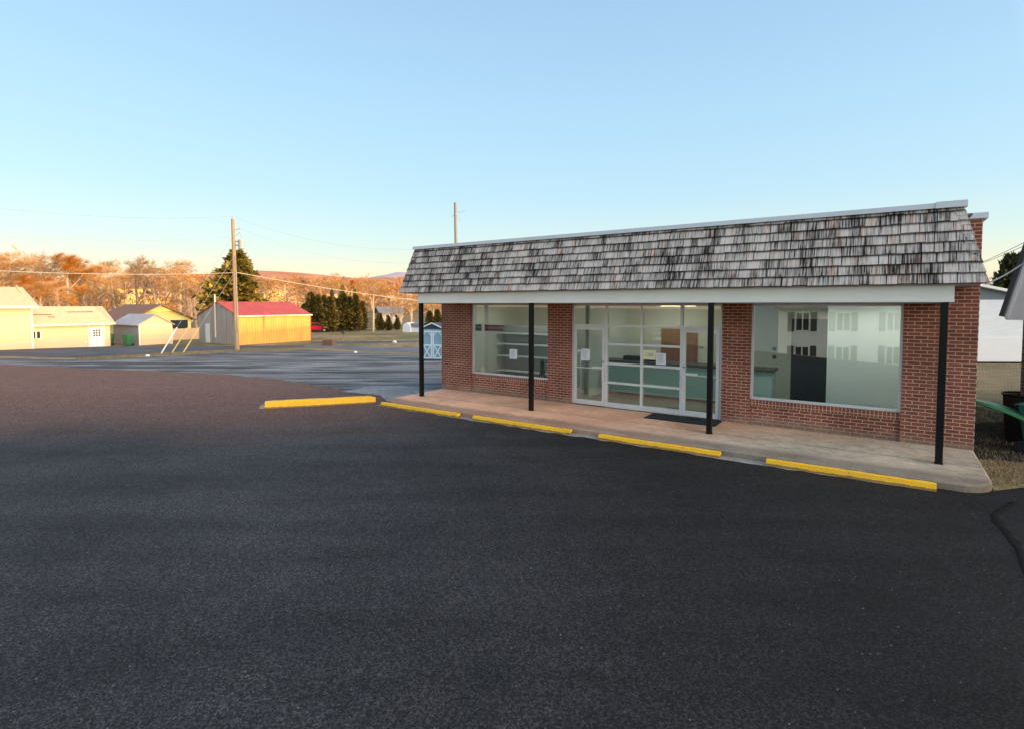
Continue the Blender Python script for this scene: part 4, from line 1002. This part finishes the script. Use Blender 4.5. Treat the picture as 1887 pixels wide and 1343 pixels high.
# ------------------------------------------------------------------ right-hand neighbours
WB = empty('block_building', (W(1830, 600, 30).x, 30, TY(30)), -.02, 'white painted block building with blue grey gable beyond the chain link fence', 'building')
def rx(px): return (px - 1830) * 30 / F
zt = lambda py: W(1830, py, 30).z - TY(30)
MB().box(rx(1700), rx(1990), 0, 9, -.4, zt(553)).build('block_wall', 'block_wall', WB)
MB().box(rx(1700), rx(1990), -.03, -.002, -.4, zt(622)).build('lower_band', 'white_wall', WB)
zl, zr_ = zt(517), zt(537); ax_, bx_ = rx(1765), rx(1864)
sl = (zr_ - zl) / (bx_ - ax_)
MB().prism([(rx(1700), zt(553)), (rx(1960), zt(553)), (ax_, zl - .15)], .02, .12, 'y').build('gable_wall', 'blue_siding', WB)
e1 = rx(1960)
g = MB(); zz = lambda x: zl + sl * (x - ax_)
g.prism([(ax_, zz(ax_)), (e1, zz(e1)), (e1, zz(e1) - .14), (ax_, zz(ax_) - .14)], -.3, 9, 'y').prism([(ax_, zz(ax_)), (ax_, zz(ax_) - .14), (rx(1640), zt(555) - .14), (rx(1640), zt(555))], -.3, 9, 'y').build('roof', 'white_wall', WB)
# near house at right edge
nb0 = W(1850, 584, 11.0); NA = R(-50); nxd = Vector((math.cos(NA), math.sin(NA))); nyd = Vector((-math.sin(NA), math.cos(NA)))
NH = empty('neighbour_house', (nb0.x, nb0.y, 0), NA, 'grey gabled brick house cut off by the right picture edge', 'house')
def nz(px, py, yl=0.0):
    r = ray(px, py); n = Vector((r.x, r.y)); k = (Vector((nb0.x, nb0.y)).dot(nyd) + yl) / n.dot(nyd)
    return ((n * k - Vector((nb0.x, nb0.y))).dot(nxd), H + r.z * k)
bx0 = nz(1883, 650, .45)[0]
MB().box(bx0, 5, .45, 7, -.1, nz(1870, 590)[1] - .01).build('brick_wall', 'brick_house', NH)
a_, b_, c_, d_ = nz(1850, 584), nz(1854, 590), nz(1890, 590), nz(1889, 472)
sl_ = (d_[1] - a_[1]) / (d_[0] - a_[0]); hw_ = 2.6; hh_ = min(sl_ * hw_, 5.0); ap = (a_[0] + hw_, a_[1] + hh_); hk = (hh_ / sl_)
kn = (a_[0] + hk, a_[1] + hh_)
MB().prism([a_, b_, (a_[0] + 6.5, b_[1]), (a_[0] + 6.5 - hk, kn[1]), kn], 0, .44, 'y').build('gable_panel', 'grey_panel', NH)
def slab_along(p, q, th):
    dx_, dz_ = q[0] - p[0], q[1] - p[1]; ll = math.hypot(dx_, dz_); nn = (-dz_ / ll * th, dx_ / ll * th); return [p, q, (q[0] + nn[0], q[1] + nn[1]), (p[0] + nn[0], p[1] + nn[1])]
MB().prism(slab_along(a_, kn, .07), -.10, 7, 'y').prism(slab_along(kn, (a_[0] + 6.5 - hk, kn[1]), .07), -.10, 7, 'y').build('roof', 'shed_roof', NH)
q = [(a_[0] + .02, a_[1] - .02), (kn[0] + .02, kn[1] - .02), (kn[0] + .07, kn[1] - .02), (a_[0] + .07, a_[1] - .02)]
MB().prism(q, -.02, -.001, 'y').build('barge_board', 'white', NH)
# chain link fence
FX0 = W(1790, 668, 14.6).x; FN = empty('chain_link_fence', (FX0, 14.6, 0), -.03, 'chain link fence with dark top rail between the shop and the neighbour house', 'fence')
FW, FH = 3.2, 1.19
MB().tube((0, 0, FH), (FW, 0, FH), .022, .022, 8).tube((0, 0, .06), (FW, 0, .06), .005, .005, 5).build('rail', 'black', FN)
for x in (0, 1.45, 2.9): MB().tube((x, .03, 0), (x, .03, FH + .05), .028, .028, 10).build('post', 'black', FN)
mesh = MB(); d = .075
nx_ = int(FW / d) + int(FH / d)
for i in range(-int(FH / d), int(FW / d)):
    for sgn in (1, -1):
        x0 = i * d; x1 = x0 + FH
        if sgn > 0: a3, b3 = (x0, .0), (x1, FH)
        else: a3, b3 = (x0, FH), (x1, .0)
        def clip(a, b):
            if a[0] < 0: f = (0 - a[0]) / (b[0] - a[0]); a = (0, a[1] + (b[1] - a[1]) * f)
            if b[0] > FW: f = (FW - a[0]) / (b[0] - a[0]); b = (FW, a[1] + (b[1] - a[1]) * f)
            return a, b
        if x1 <= 0: continue
        a3, b3 = clip(a3, b3); mesh.tube((a3[0], .005 * sgn, a3[1]), (b3[0], .005 * sgn, b3[1]), .0045, .0045, 4, False)
for i in range(int(FW / d)): mesh.tube((i * d, 0, FH), (i * d + .01, 0, FH + .04), .002, .001, 4, False)
mesh.build('chain_link', 'trim_warm', FN)
# bins by the fence
gb = bin_('wheeled_bin', 9.80, 9.85, .01, .5, 'bin_teal', 'teal wheeled bin at the right picture edge beside the shop', 1.0)
for ch in list(gb.children):
    if ch.name.startswith('lid'): bpy.data.objects.remove(ch)
ld = MB(); a = W(1797, 737, 10.5); b = W(1905, 775, 9.9); a = gb.matrix_basis.inverted() @ a; b = gb.matrix_basis.inverted() @ b
dirn = (b - a).normalized(); sd = dirn.cross(Vector((0, 0, 1))).normalized(); up = Vector((0, 0, 1)); vs = []
for i in range(9):
    f = i / 8; c0 = a.lerp(b, f) + up * (.05 * math.sin(f * math.pi)); hw = .30 * (.35 + .65 * math.sin(min(1, f * 1.6 + .15) * math.pi / 2))
    for (x_, z_) in ((-hw, -.03), (-hw * .7, .015), (hw * .7, .015), (hw, -.03)): vs.append(c0 + sd * x_ + up * z_)
ld.add(vs, [(4 * i + j, 4 * i + j + 1, 4 * i + j + 5, 4 * i + j + 4) for i in range(8) for j in range(3)])
lo2 = ld.build('lid', 'bin_green', gb); sm = lo2.modifiers.new('solid', 'SOLIDIFY'); sm.thickness = .02
BB = empty('black_barrel', (10.35, 10.75, 0), 0, 'open black plastic barrel behind the teal bin', 'barrel')
MB().tube((0, 0, 0), (0, 0, .93), .36, .42, 24, False).build('drum', 'rubber', BB)
tor = MB(); pts = [(.43 * math.cos(i * math.pi / 12), .43 * math.sin(i * math.pi / 12), .95) for i in range(25)]; tor.path(pts, .022, 6).build('rim', 'black', BB)
MB().tube((0, 0, .6), (0, 0, .62), .36, .36, 24).build('base', 'rubber', BB)
# right wires
ra = B2W(12.7, .4, 0)
for (px0, py0, px1, py1, Y0, Y1, rad, lab) in ((1811, 483, 1960, 408, 22, 14, .010, 'upper thin wire right of the brick parapet'), (1811, 485, 1960, 418, 22, 14, .010, 'second thin wire right of the brick parapet'), (1816, 524, 1900, 474, 10, 11, .014, 'black service cable from the eave corner to the grey neighbour house')):
    wire(W(px0, py0, Y0), W(px1, py1, Y1), .05, rad, 'service_cable', lab, 'wire', 'wires at the right edge')

# ------------------------------------------------------------------ white house behind the camera (mirrored in the glass)
HR = empty('apartment_house', (-13.7, -31.6, -3.3), math.atan2(.934, -.357), 'white two storey house with dark shuttered windows, mirrored in the large shop window', 'house')
MB().box(0, 17, 0, 9, -.3, 5.9).build('wall', 'white_wall', HR)
gable_roof(HR, 'roof', 'grey_roof', 0, 17, 0, 9, 6.0, 8.6, 'x', .15, .4)
for i, xc in enumerate((3.2, 7.4, 11.6, 15.0)):
    for z0 in (1.0, 3.8):
        o = win(HR, xc - .62, xc + .62, z0, z0 + 1.6, 0.0, 'white', 1)
        for sg in (-1, 1): MB().box(xc + sg * .95 - .25, xc + sg * .95 + .25, -.05, -.002, z0, z0 + 1.6).build('shutter', 'shed_roof', HR)

# ------------------------------------------------------------------ trees
def grow(rnd, Ht, spread, levels, trunk_r, nb, droop=0.0, fork=.32, twigs=7, tl=.9):
    tr, cr = MB(), MB()
    def twig(q, dd, k):
        for _ in range(k):
            t = (dd * .6 + Vector((rnd.uniform(-1, 1), rnd.uniform(-1, 1), rnd.uniform(-.7, .9)))).normalized(); Lt = rnd.uniform(.35, 1) * tl
            e = q + t * Lt; s_ = t.orthogonal().normalized() * .012
            cr.add([q - s_, q + s_, e], [(0, 1, 2)], rnd.random())
            for _ in range(2):
                t2 = (t + Vector((rnd.uniform(-1, 1), rnd.uniform(-1, 1), rnd.uniform(-.8, .8))) * .8).normalized(); m_ = q + t * Lt * rnd.uniform(.3, .8)
                s2 = t2.orthogonal().normalized() * .009; cr.add([m_ - s2, m_ + s2, m_ + t2 * Lt * .6], [(0, 1, 2)], rnd.random())
    def child(q, dd, L, r, lev, out):
        a = rnd.uniform(0, 6.28); side = Vector((math.cos(a), math.sin(a), rnd.uniform(-.15, .35)))
        nd = (dd * (1 - out * .45) + side * out + Vector((0, 0, .12))).normalized()
        rec(q, nd, L, r, lev + 1)
    def rec(p, d, L, r, lev):
        n = 4 if lev < 3 else 3; q = p; dd = d
        for i in range(n):
            dd = (dd + Vector((rnd.uniform(-1, 1), rnd.uniform(-1, 1), rnd.uniform(-.5, .8))) * (.10 if lev == 0 else .2)).normalized()
            q2 = q + dd * (L / n); ra = r * (1 - .5 * i / n); rb = r * (1 - .5 * (i + 1) / n)
            (tr if lev < 2 else cr).tube(q, q2, ra, rb, 6 if lev < 2 else 3, False, rnd.random())
            q = q2
            if lev >= levels - 2: twig(q, dd, twigs if lev == levels - 1 else 2)
            if lev < levels - 1 and i >= (1 if lev else 1):
                for _ in range(2 if lev == 0 else 1): child(q, dd, L * (rnd.uniform(.42, .62) if lev else rnd.uniform(.48, .66) * (1.15 - .22 * i)), rb * .62, lev, spread * rnd.uniform(.7, 1.2))
    rec(Vector((0, 0, -.2)), Vector((0, 0, 1)), Ht * .72, trunk_r, 0)
    return tr, cr
def mesh_of(mb, name, mat):
    o = mb.build(name, mat); me = o.data; bpy.data.objects.remove(o); return me
bare_t = []
for i, (sp_, mt_, tw, bk) in enumerate(((.85, 'twig', 5, 'bark'), (1.15, 'twig', 6, 'bark'), (.6, 'twig_brown', 5, 'bark_dark'), (.85, 'twig_orange', 14, 'bark'), (.95, 'twig_brown', 4, 'bark_dark'))):
    rn = random.Random(100 + i); a, b = grow(rn, 10, sp_, 5, .24, 3, twigs=tw, tl=.8)
    bare_t.append((mesh_of(a, 'trunk', bk), mesh_of(b, 'crown', mt_)))
def place_tree(tmpl, X, Y, z, h, name, label, cat, group, rz, wide=1.0):
    r_ = empty(name, (X, Y, z), rz, label, cat, group); r_.scale = (h / 10 * wide, h / 10 * wide, h / 10)
    for nm, me in zip(('trunk', 'crown'), tmpl):
        o = bpy.data.objects.new(nm, me); col.objects.link(o); o.parent = r_
    return r_
def gz_(x, y): return TY(y) + (1.4 * math.sin(x * .021 + 1.3) * math.sin(y * .017) * min(1, (y - 95) / 90) if y > 95 else 0)
mxh = [max(v.co.z for v in t[1].vertices) for t in bare_t]
rt = random.Random(42)
kinds = [('golden twigged bare tree', 0), ('wide spreading bare tree in golden light', 1), ('slim brown bare tree', 2), ('dense russet tree', 3), ('dark limbed bare tree', 4)]
spots = [(8, 450, 105, 0), (30, 455, 110, 1), (62, 452, 118, 0), (88, 462, 100, 2), (112, 458, 112, 3), (132, 462, 98, 3), (150, 470, 120, 2), (172, 472, 105, 0), (196, 474, 116, 4), (212, 486, 98, 1), (232, 482, 124, 0), (252, 466, 104, 2), (270, 478, 118, 0), (288, 484, 100, 4), (308, 476, 112, 1), (332, 474, 96, 1), (352, 478, 108, 4), (374, 490, 100, 0), (388, 500, 120, 2),
         (-20, 448, 108, 0), (-45, 455, 100, 1), (45, 500, 84, 3), (75, 505, 86, 0), (100, 512, 88, 1), (160, 520, 88, 3), (190, 525, 86, 4), (220, 530, 90, 2), (345, 505, 88, 4), (362, 515, 84, 1),
         (470, 498, 150, 2), (492, 506, 140, 0), (527, 500, 135, 1), (540, 512, 160, 0), (562, 506, 150, 2), (590, 505, 150, 0), (612, 500, 160, 1), (628, 508, 145, 0), (650, 512, 150, 3), (672, 516, 140, 0), (706, 520, 130, 3), (722, 524, 120, 1), (742, 528, 115, 0), (758, 534, 105, 1), (776, 540, 100, 3), (798, 535, 96, 1), (812, 545, 90, 0), (735, 548, 92, 1), (757, 556, 90, 0), (700, 530, 170, 0), (660, 538, 130, 3), (640, 540, 125, 0), (600, 535, 128, 3)]
wherelab = lambda px: ('behind the left house' if px < 90 else 'above the house wing' if px < 200 else 'above the garage' if px < 340 else 'left of the evergreen' if px < 400 else 'above the red roof' if px < 560 else 'above the dark hedge trees' if px < 690 else 'under the shake roof corner')
for i, (px, pyt, Y, kd) in enumerate(spots):
    x = (px - CX) / F * Y; z = gz_(x, Y); zt_ = W(px, pyt, Y).z; h = (zt_ - z) * 10 / mxh[kd]
    if px > 400: h = max(h, 5)
    mid = ('nearer' if Y < 95 else 'middle row' if Y < 115 else 'farther')
    place_tree(bare_t[kd], x, Y, z, h, 'bare_tree', '%s, %s, %s' % (kinds[kd][0], mid, wherelab(px)), 'tree', 'bare trees beyond the buildings %s, %s %s' % (wherelab(px), mid, kinds[kd][0]), rt.uniform(0, 6.28), 1.15)
# lone bare tree on lawn
p = G(688, 612); zt_ = W(688, 500, p.y).z
place_tree(bare_t[0], p.x, p.y, p.z, (zt_ - p.z) * 10 / mxh[0], 'bare_tree', 'lone bare tree with a pale trunk standing on the lawn', 'tree', None, 2.0, .9)
def leafy(rnd, Ht, rad, n, shape, leaf, trunk_r=.15, tier=0, spiky=.25):
    cr = MB(); tr = MB().tube((0, 0, -.2), (0, 0, Ht * .92), trunk_r, .03, 8)
    for i in range(n):
        f = rnd.random() ** .8; z = Ht * (.04 + .96 * f); R0 = rad * shape(f)
        if tier: R0 *= .72 + .38 * abs(math.sin(f * tier * math.pi + rnd.uniform(-.35, .35)))
        a = rnd.uniform(0, 2 * math.pi); lob = 1 + spiky * math.sin(a * 3 + f * 17) * math.sin(f * 23 + 2 * a)
        rr_ = R0 * lob * (rnd.random() ** .45) * rnd.uniform(.9, 1.08)
        c = Vector((rr_ * math.cos(a), rr_ * math.sin(a), z)); outw = Vector((math.cos(a), math.sin(a), rnd.uniform(-.3, .8))).normalized()
        t = (outw + Vector((rnd.uniform(-1, 1), rnd.uniform(-1, 1), rnd.uniform(-1, 1))) * .6).normalized(); s_ = t.orthogonal().normalized()
        s_.rotate(Matrix.Rotation(rnd.uniform(0, 6.28), 3, t)); L = leaf * rnd.uniform(.6, 1.4)
        cr.add([c - s_ * L * .35, c + s_ * L * .35, c + t * L], [(0, 1, 2)], min(1, max(0, rnd.gauss(.5, .28))))
    return tr, cr
rn = random.Random(5)
a, b = leafy(rn, 10, 3.6, 9000, lambda f: (1 - f) ** .95 * (1.0 if f > .15 else .8) + .07, .6, .25, 6, .75)
tp = (mesh_of(a, 'trunk', 'bark_dark'), mesh_of(b, 'crown', 'needle'))
Y = 76; x = (438 - CX) / F * Y; place_tree(tp, x, Y, TY(Y), (W(438, 467, Y).z - TY(Y)), 'evergreen_tree', 'large olive green evergreen with ragged outline behind the utility pole', 'tree', None, .4, 1.12)
a, b = leafy(rn, 10, 3.4, 6000, lambda f: .35 + .75 * math.sin(min(1, f * 1.05) * math.pi) ** .6, .7, .3, 6, .4)
tp2 = (mesh_of(a, 'trunk', 'bark_dark'), mesh_of(b, 'crown', 'needle_dark'))
Y = 58; x = (1862 - CX) / F * Y; place_tree(tp2, x, Y, TY(Y), (W(1862, 472, Y).z - TY(Y)), 'evergreen_tree', 'rounded dull green pine behind the white block building', 'tree', None, .4, .5)
a, b = leafy(rn, 10, 1.6, 3800, lambda f: (.55 + .5 * math.sin(min(1, f * 1.25 + .12) * math.pi)) * (1 - f ** 4) + .12, .6, .15, 0, .45)
tp3 = (mesh_of(a, 'trunk', 'bark_dark'), mesh_of(b, 'crown', 'cypress'))
hedge = [(562, 562, 84), (574, 541, 82), (587, 545, 82), (598, 547, 83), (609, 549, 79), (622, 552, 84), (634, 543, 82), (645, 549, 83), (656, 546, 82), (668, 556, 85), (700, 578, 84), (716, 584, 84), (732, 586, 86), (792, 574, 84), (806, 572, 84)]
hl = ['leftmost of the row beside the barn end', 'second in the row, tallest at the left', 'third in the row', 'fourth in the row', 'fifth in the row, standing forward and broad', 'sixth in the row, low top', 'seventh in the row, tall and narrow', 'eighth in the row', 'ninth in the row, near the lone bare tree', 'tenth, just left of the lone bare tree', 'low one just right of the lone bare tree', 'low one below the grey house', 'low one left of the white barrel shed', 'behind the blue shed, left one', 'behind the blue shed, right one']
for (px, pyt, Y), l in zip(hedge, hl):
    x = (px - CX) / F * Y; z = TY(Y); hh = W(px, pyt, Y).z - z
    place_tree(tp3, x, Y, z, hh, 'conical_evergreen', 'dark conical evergreen, ' + l, 'tree', 'row of dark conical evergreens', rt.uniform(0, 6), rt.uniform(.85, 1.15) if hh > 4 else 1.4)
for (px, pyt, Y, l) in ((632, 528, 95, 'golden green conical evergreen behind the dark row, left one'), (655, 535, 97, 'golden green conical evergreen behind the dark row, right one'), (612, 536, 96, 'golden green conical evergreen behind the middle of the dark row')):
    x = (px - CX) / F * Y; z = TY(Y); place_tree((tp3[0], tp[1]), x, Y, z, W(px, pyt, Y).z - z, 'conical_evergreen', l, 'tree', None, rt.uniform(0, 6), .42)

# woodland mass on the slope
wd = MB(); rw = random.Random(77)
for i in range(1300):
    Y = 110 + 520 * rw.random() ** 1.35; px = rw.uniform(-160, 1000); x = (px - CX) / F * Y; z = gz_(x, Y) - .5
    hh = rw.uniform(4.5, 9) * (1 if Y > 160 else .75); rad = hh * rw.uniform(.35, .6); tb = rw.random() * .6
    nb = 60 if Y < 250 else 34; sz = .45 + Y / 420
    for _ in range(nb):
        f = rw.random(); a = rw.uniform(0, 6.28); rr_ = rad * math.sin(max(.12, f) * math.pi) ** .6 * rw.random() ** .5
        c = Vector((x + rr_ * math.cos(a), Y + rr_ * math.sin(a), z + hh * f)); t = Vector((rw.uniform(-.7, .7), rw.uniform(-.7, .7), rw.uniform(-.1, 1))).normalized()
        s_ = t.orthogonal().normalized(); s_.rotate(Matrix.Rotation(rw.uniform(0, 6.28), 3, t)); L = sz * rw.uniform(.7, 1.6)
        wd.add([c - s_ * L * .14, c + s_ * L * .14, c + t * L], [(0, 1, 2)], min(1, tb + rw.random() * .4))
tag(wd.build('woodland', 'wood_mass'), 'orange lit leafless woodland covering the slope behind the houses', 'woodland', kind='stuff')
# dead grass and litter on the right verge and in the strip near the poles
gl = MB(); rw = random.Random(12)
def blade(x, y, h, tone):
    a = rw.uniform(0, 6.28); z = TY(y) + .0; w_ = .004 + h * .03; d_ = Vector((math.cos(a), math.sin(a), 0)); ln = Vector((rw.uniform(-1, 1), rw.uniform(-1, 1), 0)) * h * .8
    gl.add([Vector((x, y, z)) - d_ * w_, Vector((x, y, z)) + d_ * w_, Vector((x, y, z + h)) + ln], [(0, 1, 2)], tone)
for i in range(26000):
    s_ = rw.uniform(12.75, 16.5); t_ = rw.uniform(-2.4, 6.5); q = B2W(s_, t_)
    if q.y < 8.15 or q.x > 12.5: continue
    blade(q.x, q.y, rw.uniform(.015, .07), rw.random())
tag(gl.build('dead_grass', 'dead_grass'), 'short dead grass and straw on the verge right of the shop', 'grass', kind='stuff')
gl = MB()
for i in range(5000):
    px = rw.uniform(140, 600); e0 = interp([(140, 662), (300, 653), (437, 646.5), (600, 641)], px); q = G(px, e0 + rw.uniform(-1.6, 3.2)); blade(q.x, q.y, rw.uniform(.04, .16), rw.random())
tag(gl.build('grass_strip', 'dead_grass'), 'thin strip of straw coloured grass between the road and the weathered lot', 'grass', kind='stuff')

# ------------------------------------------------------------------ light
world = bpy.data.worlds.new('World'); scene.world = world; world.use_nodes = True
t = world.node_tree; t.nodes.clear(); out = t.nodes.new('ShaderNodeOutputWorld')
sky = t.nodes.new('ShaderNodeTexSky'); sky.sky_type = 'NISHITA'; sky.sun_disc = False
sky.sun_elevation = R(ELEV); sky.sun_rotation = math.atan2(SD.x, SD.y); sky.air_density = 1; sky.dust_density = .6; sky.ozone_density = 1.5
b1 = t.nodes.new('ShaderNodeBackground'); b1.inputs[1].default_value = .10; lk(t, sky.outputs[0], b1.inputs[0])
tc = t.nodes.new('ShaderNodeTexCoord'); sp = t.nodes.new('ShaderNodeSeparateXYZ'); lk(t, tc.outputs['Generated'], sp.inputs[0])
def lin(c): return tuple(((x / 255) / 12.92 if x <= 10 else ((x / 255 + .055) / 1.055) ** 2.4) for x in c)
rp = ramp(t, sp.outputs[2], [(0.0, lin((248, 214, 176))), (.045, lin((232, 222, 196))), (.10, lin((202, 222, 222))), (.19, lin((180, 215, 234))), (.34, lin((167, 206, 234))), (.50, lin((154, 191, 226))), (1.0, lin((100, 150, 210)))])
b2 = t.nodes.new('ShaderNodeBackground'); b2.inputs[1].default_value = 1.0; lk(t, rp.outputs[0], b2.inputs[0])
dt = t.nodes.new('ShaderNodeVectorMath'); dt.operation = 'DOT_PRODUCT'; lk(t, tc.outputs['Generated'], dt.inputs[0]); dt.inputs[1].default_value = (SD.x * .96, SD.y * .96, .26)
gw = math_(t, 'POWER', math_(t, 'MAXIMUM', math_(t, 'MULTIPLY', math_(t, 'SUBTRACT', dt.outputs['Value'], .34), 1.52), 0.0), 1.2)
b3 = t.nodes.new('ShaderNodeBackground'); b3.inputs[0].default_value = (1.0, .80, .58, 1); lk(t, math_(t, 'MULTIPLY', gw, 4.4), b3.inputs[1])
ad = t.nodes.new('ShaderNodeAddShader'); lk(t, b1.outputs[0], ad.inputs[0]); lk(t, b2.outputs[0], ad.inputs[1]); ad2 = t.nodes.new('ShaderNodeAddShader'); lk(t, ad.outputs[0], ad2.inputs[0]); lk(t, b3.outputs[0], ad2.inputs[1]); lk(t, ad2.outputs[0], out.inputs[0])
sd_ = bpy.data.lights.new('sun', 'SUN'); sd_.energy = 4.2; sd_.angle = R(.5); sd_.color = (1.0, .54, .20)
so = bpy.data.objects.new('sun', sd_); col.objects.link(so)
dvec = Vector((-SD.x * math.cos(R(ELEV)), -SD.y * math.cos(R(ELEV)), -math.sin(R(ELEV)))); so.rotation_euler = dvec.to_track_quat('-Z', 'Y').to_euler(); so.location = (40, -30, 30)
scene.view_settings.view_transform = 'Standard'; scene.view_settings.look = 'None'; scene.view_settings.exposure = 0; scene.view_settings.gamma = 1
scene.render.engine = 'CYCLES'; scene.cycles.max_bounces = 8; scene.cycles.transparent_max_bounces = 12
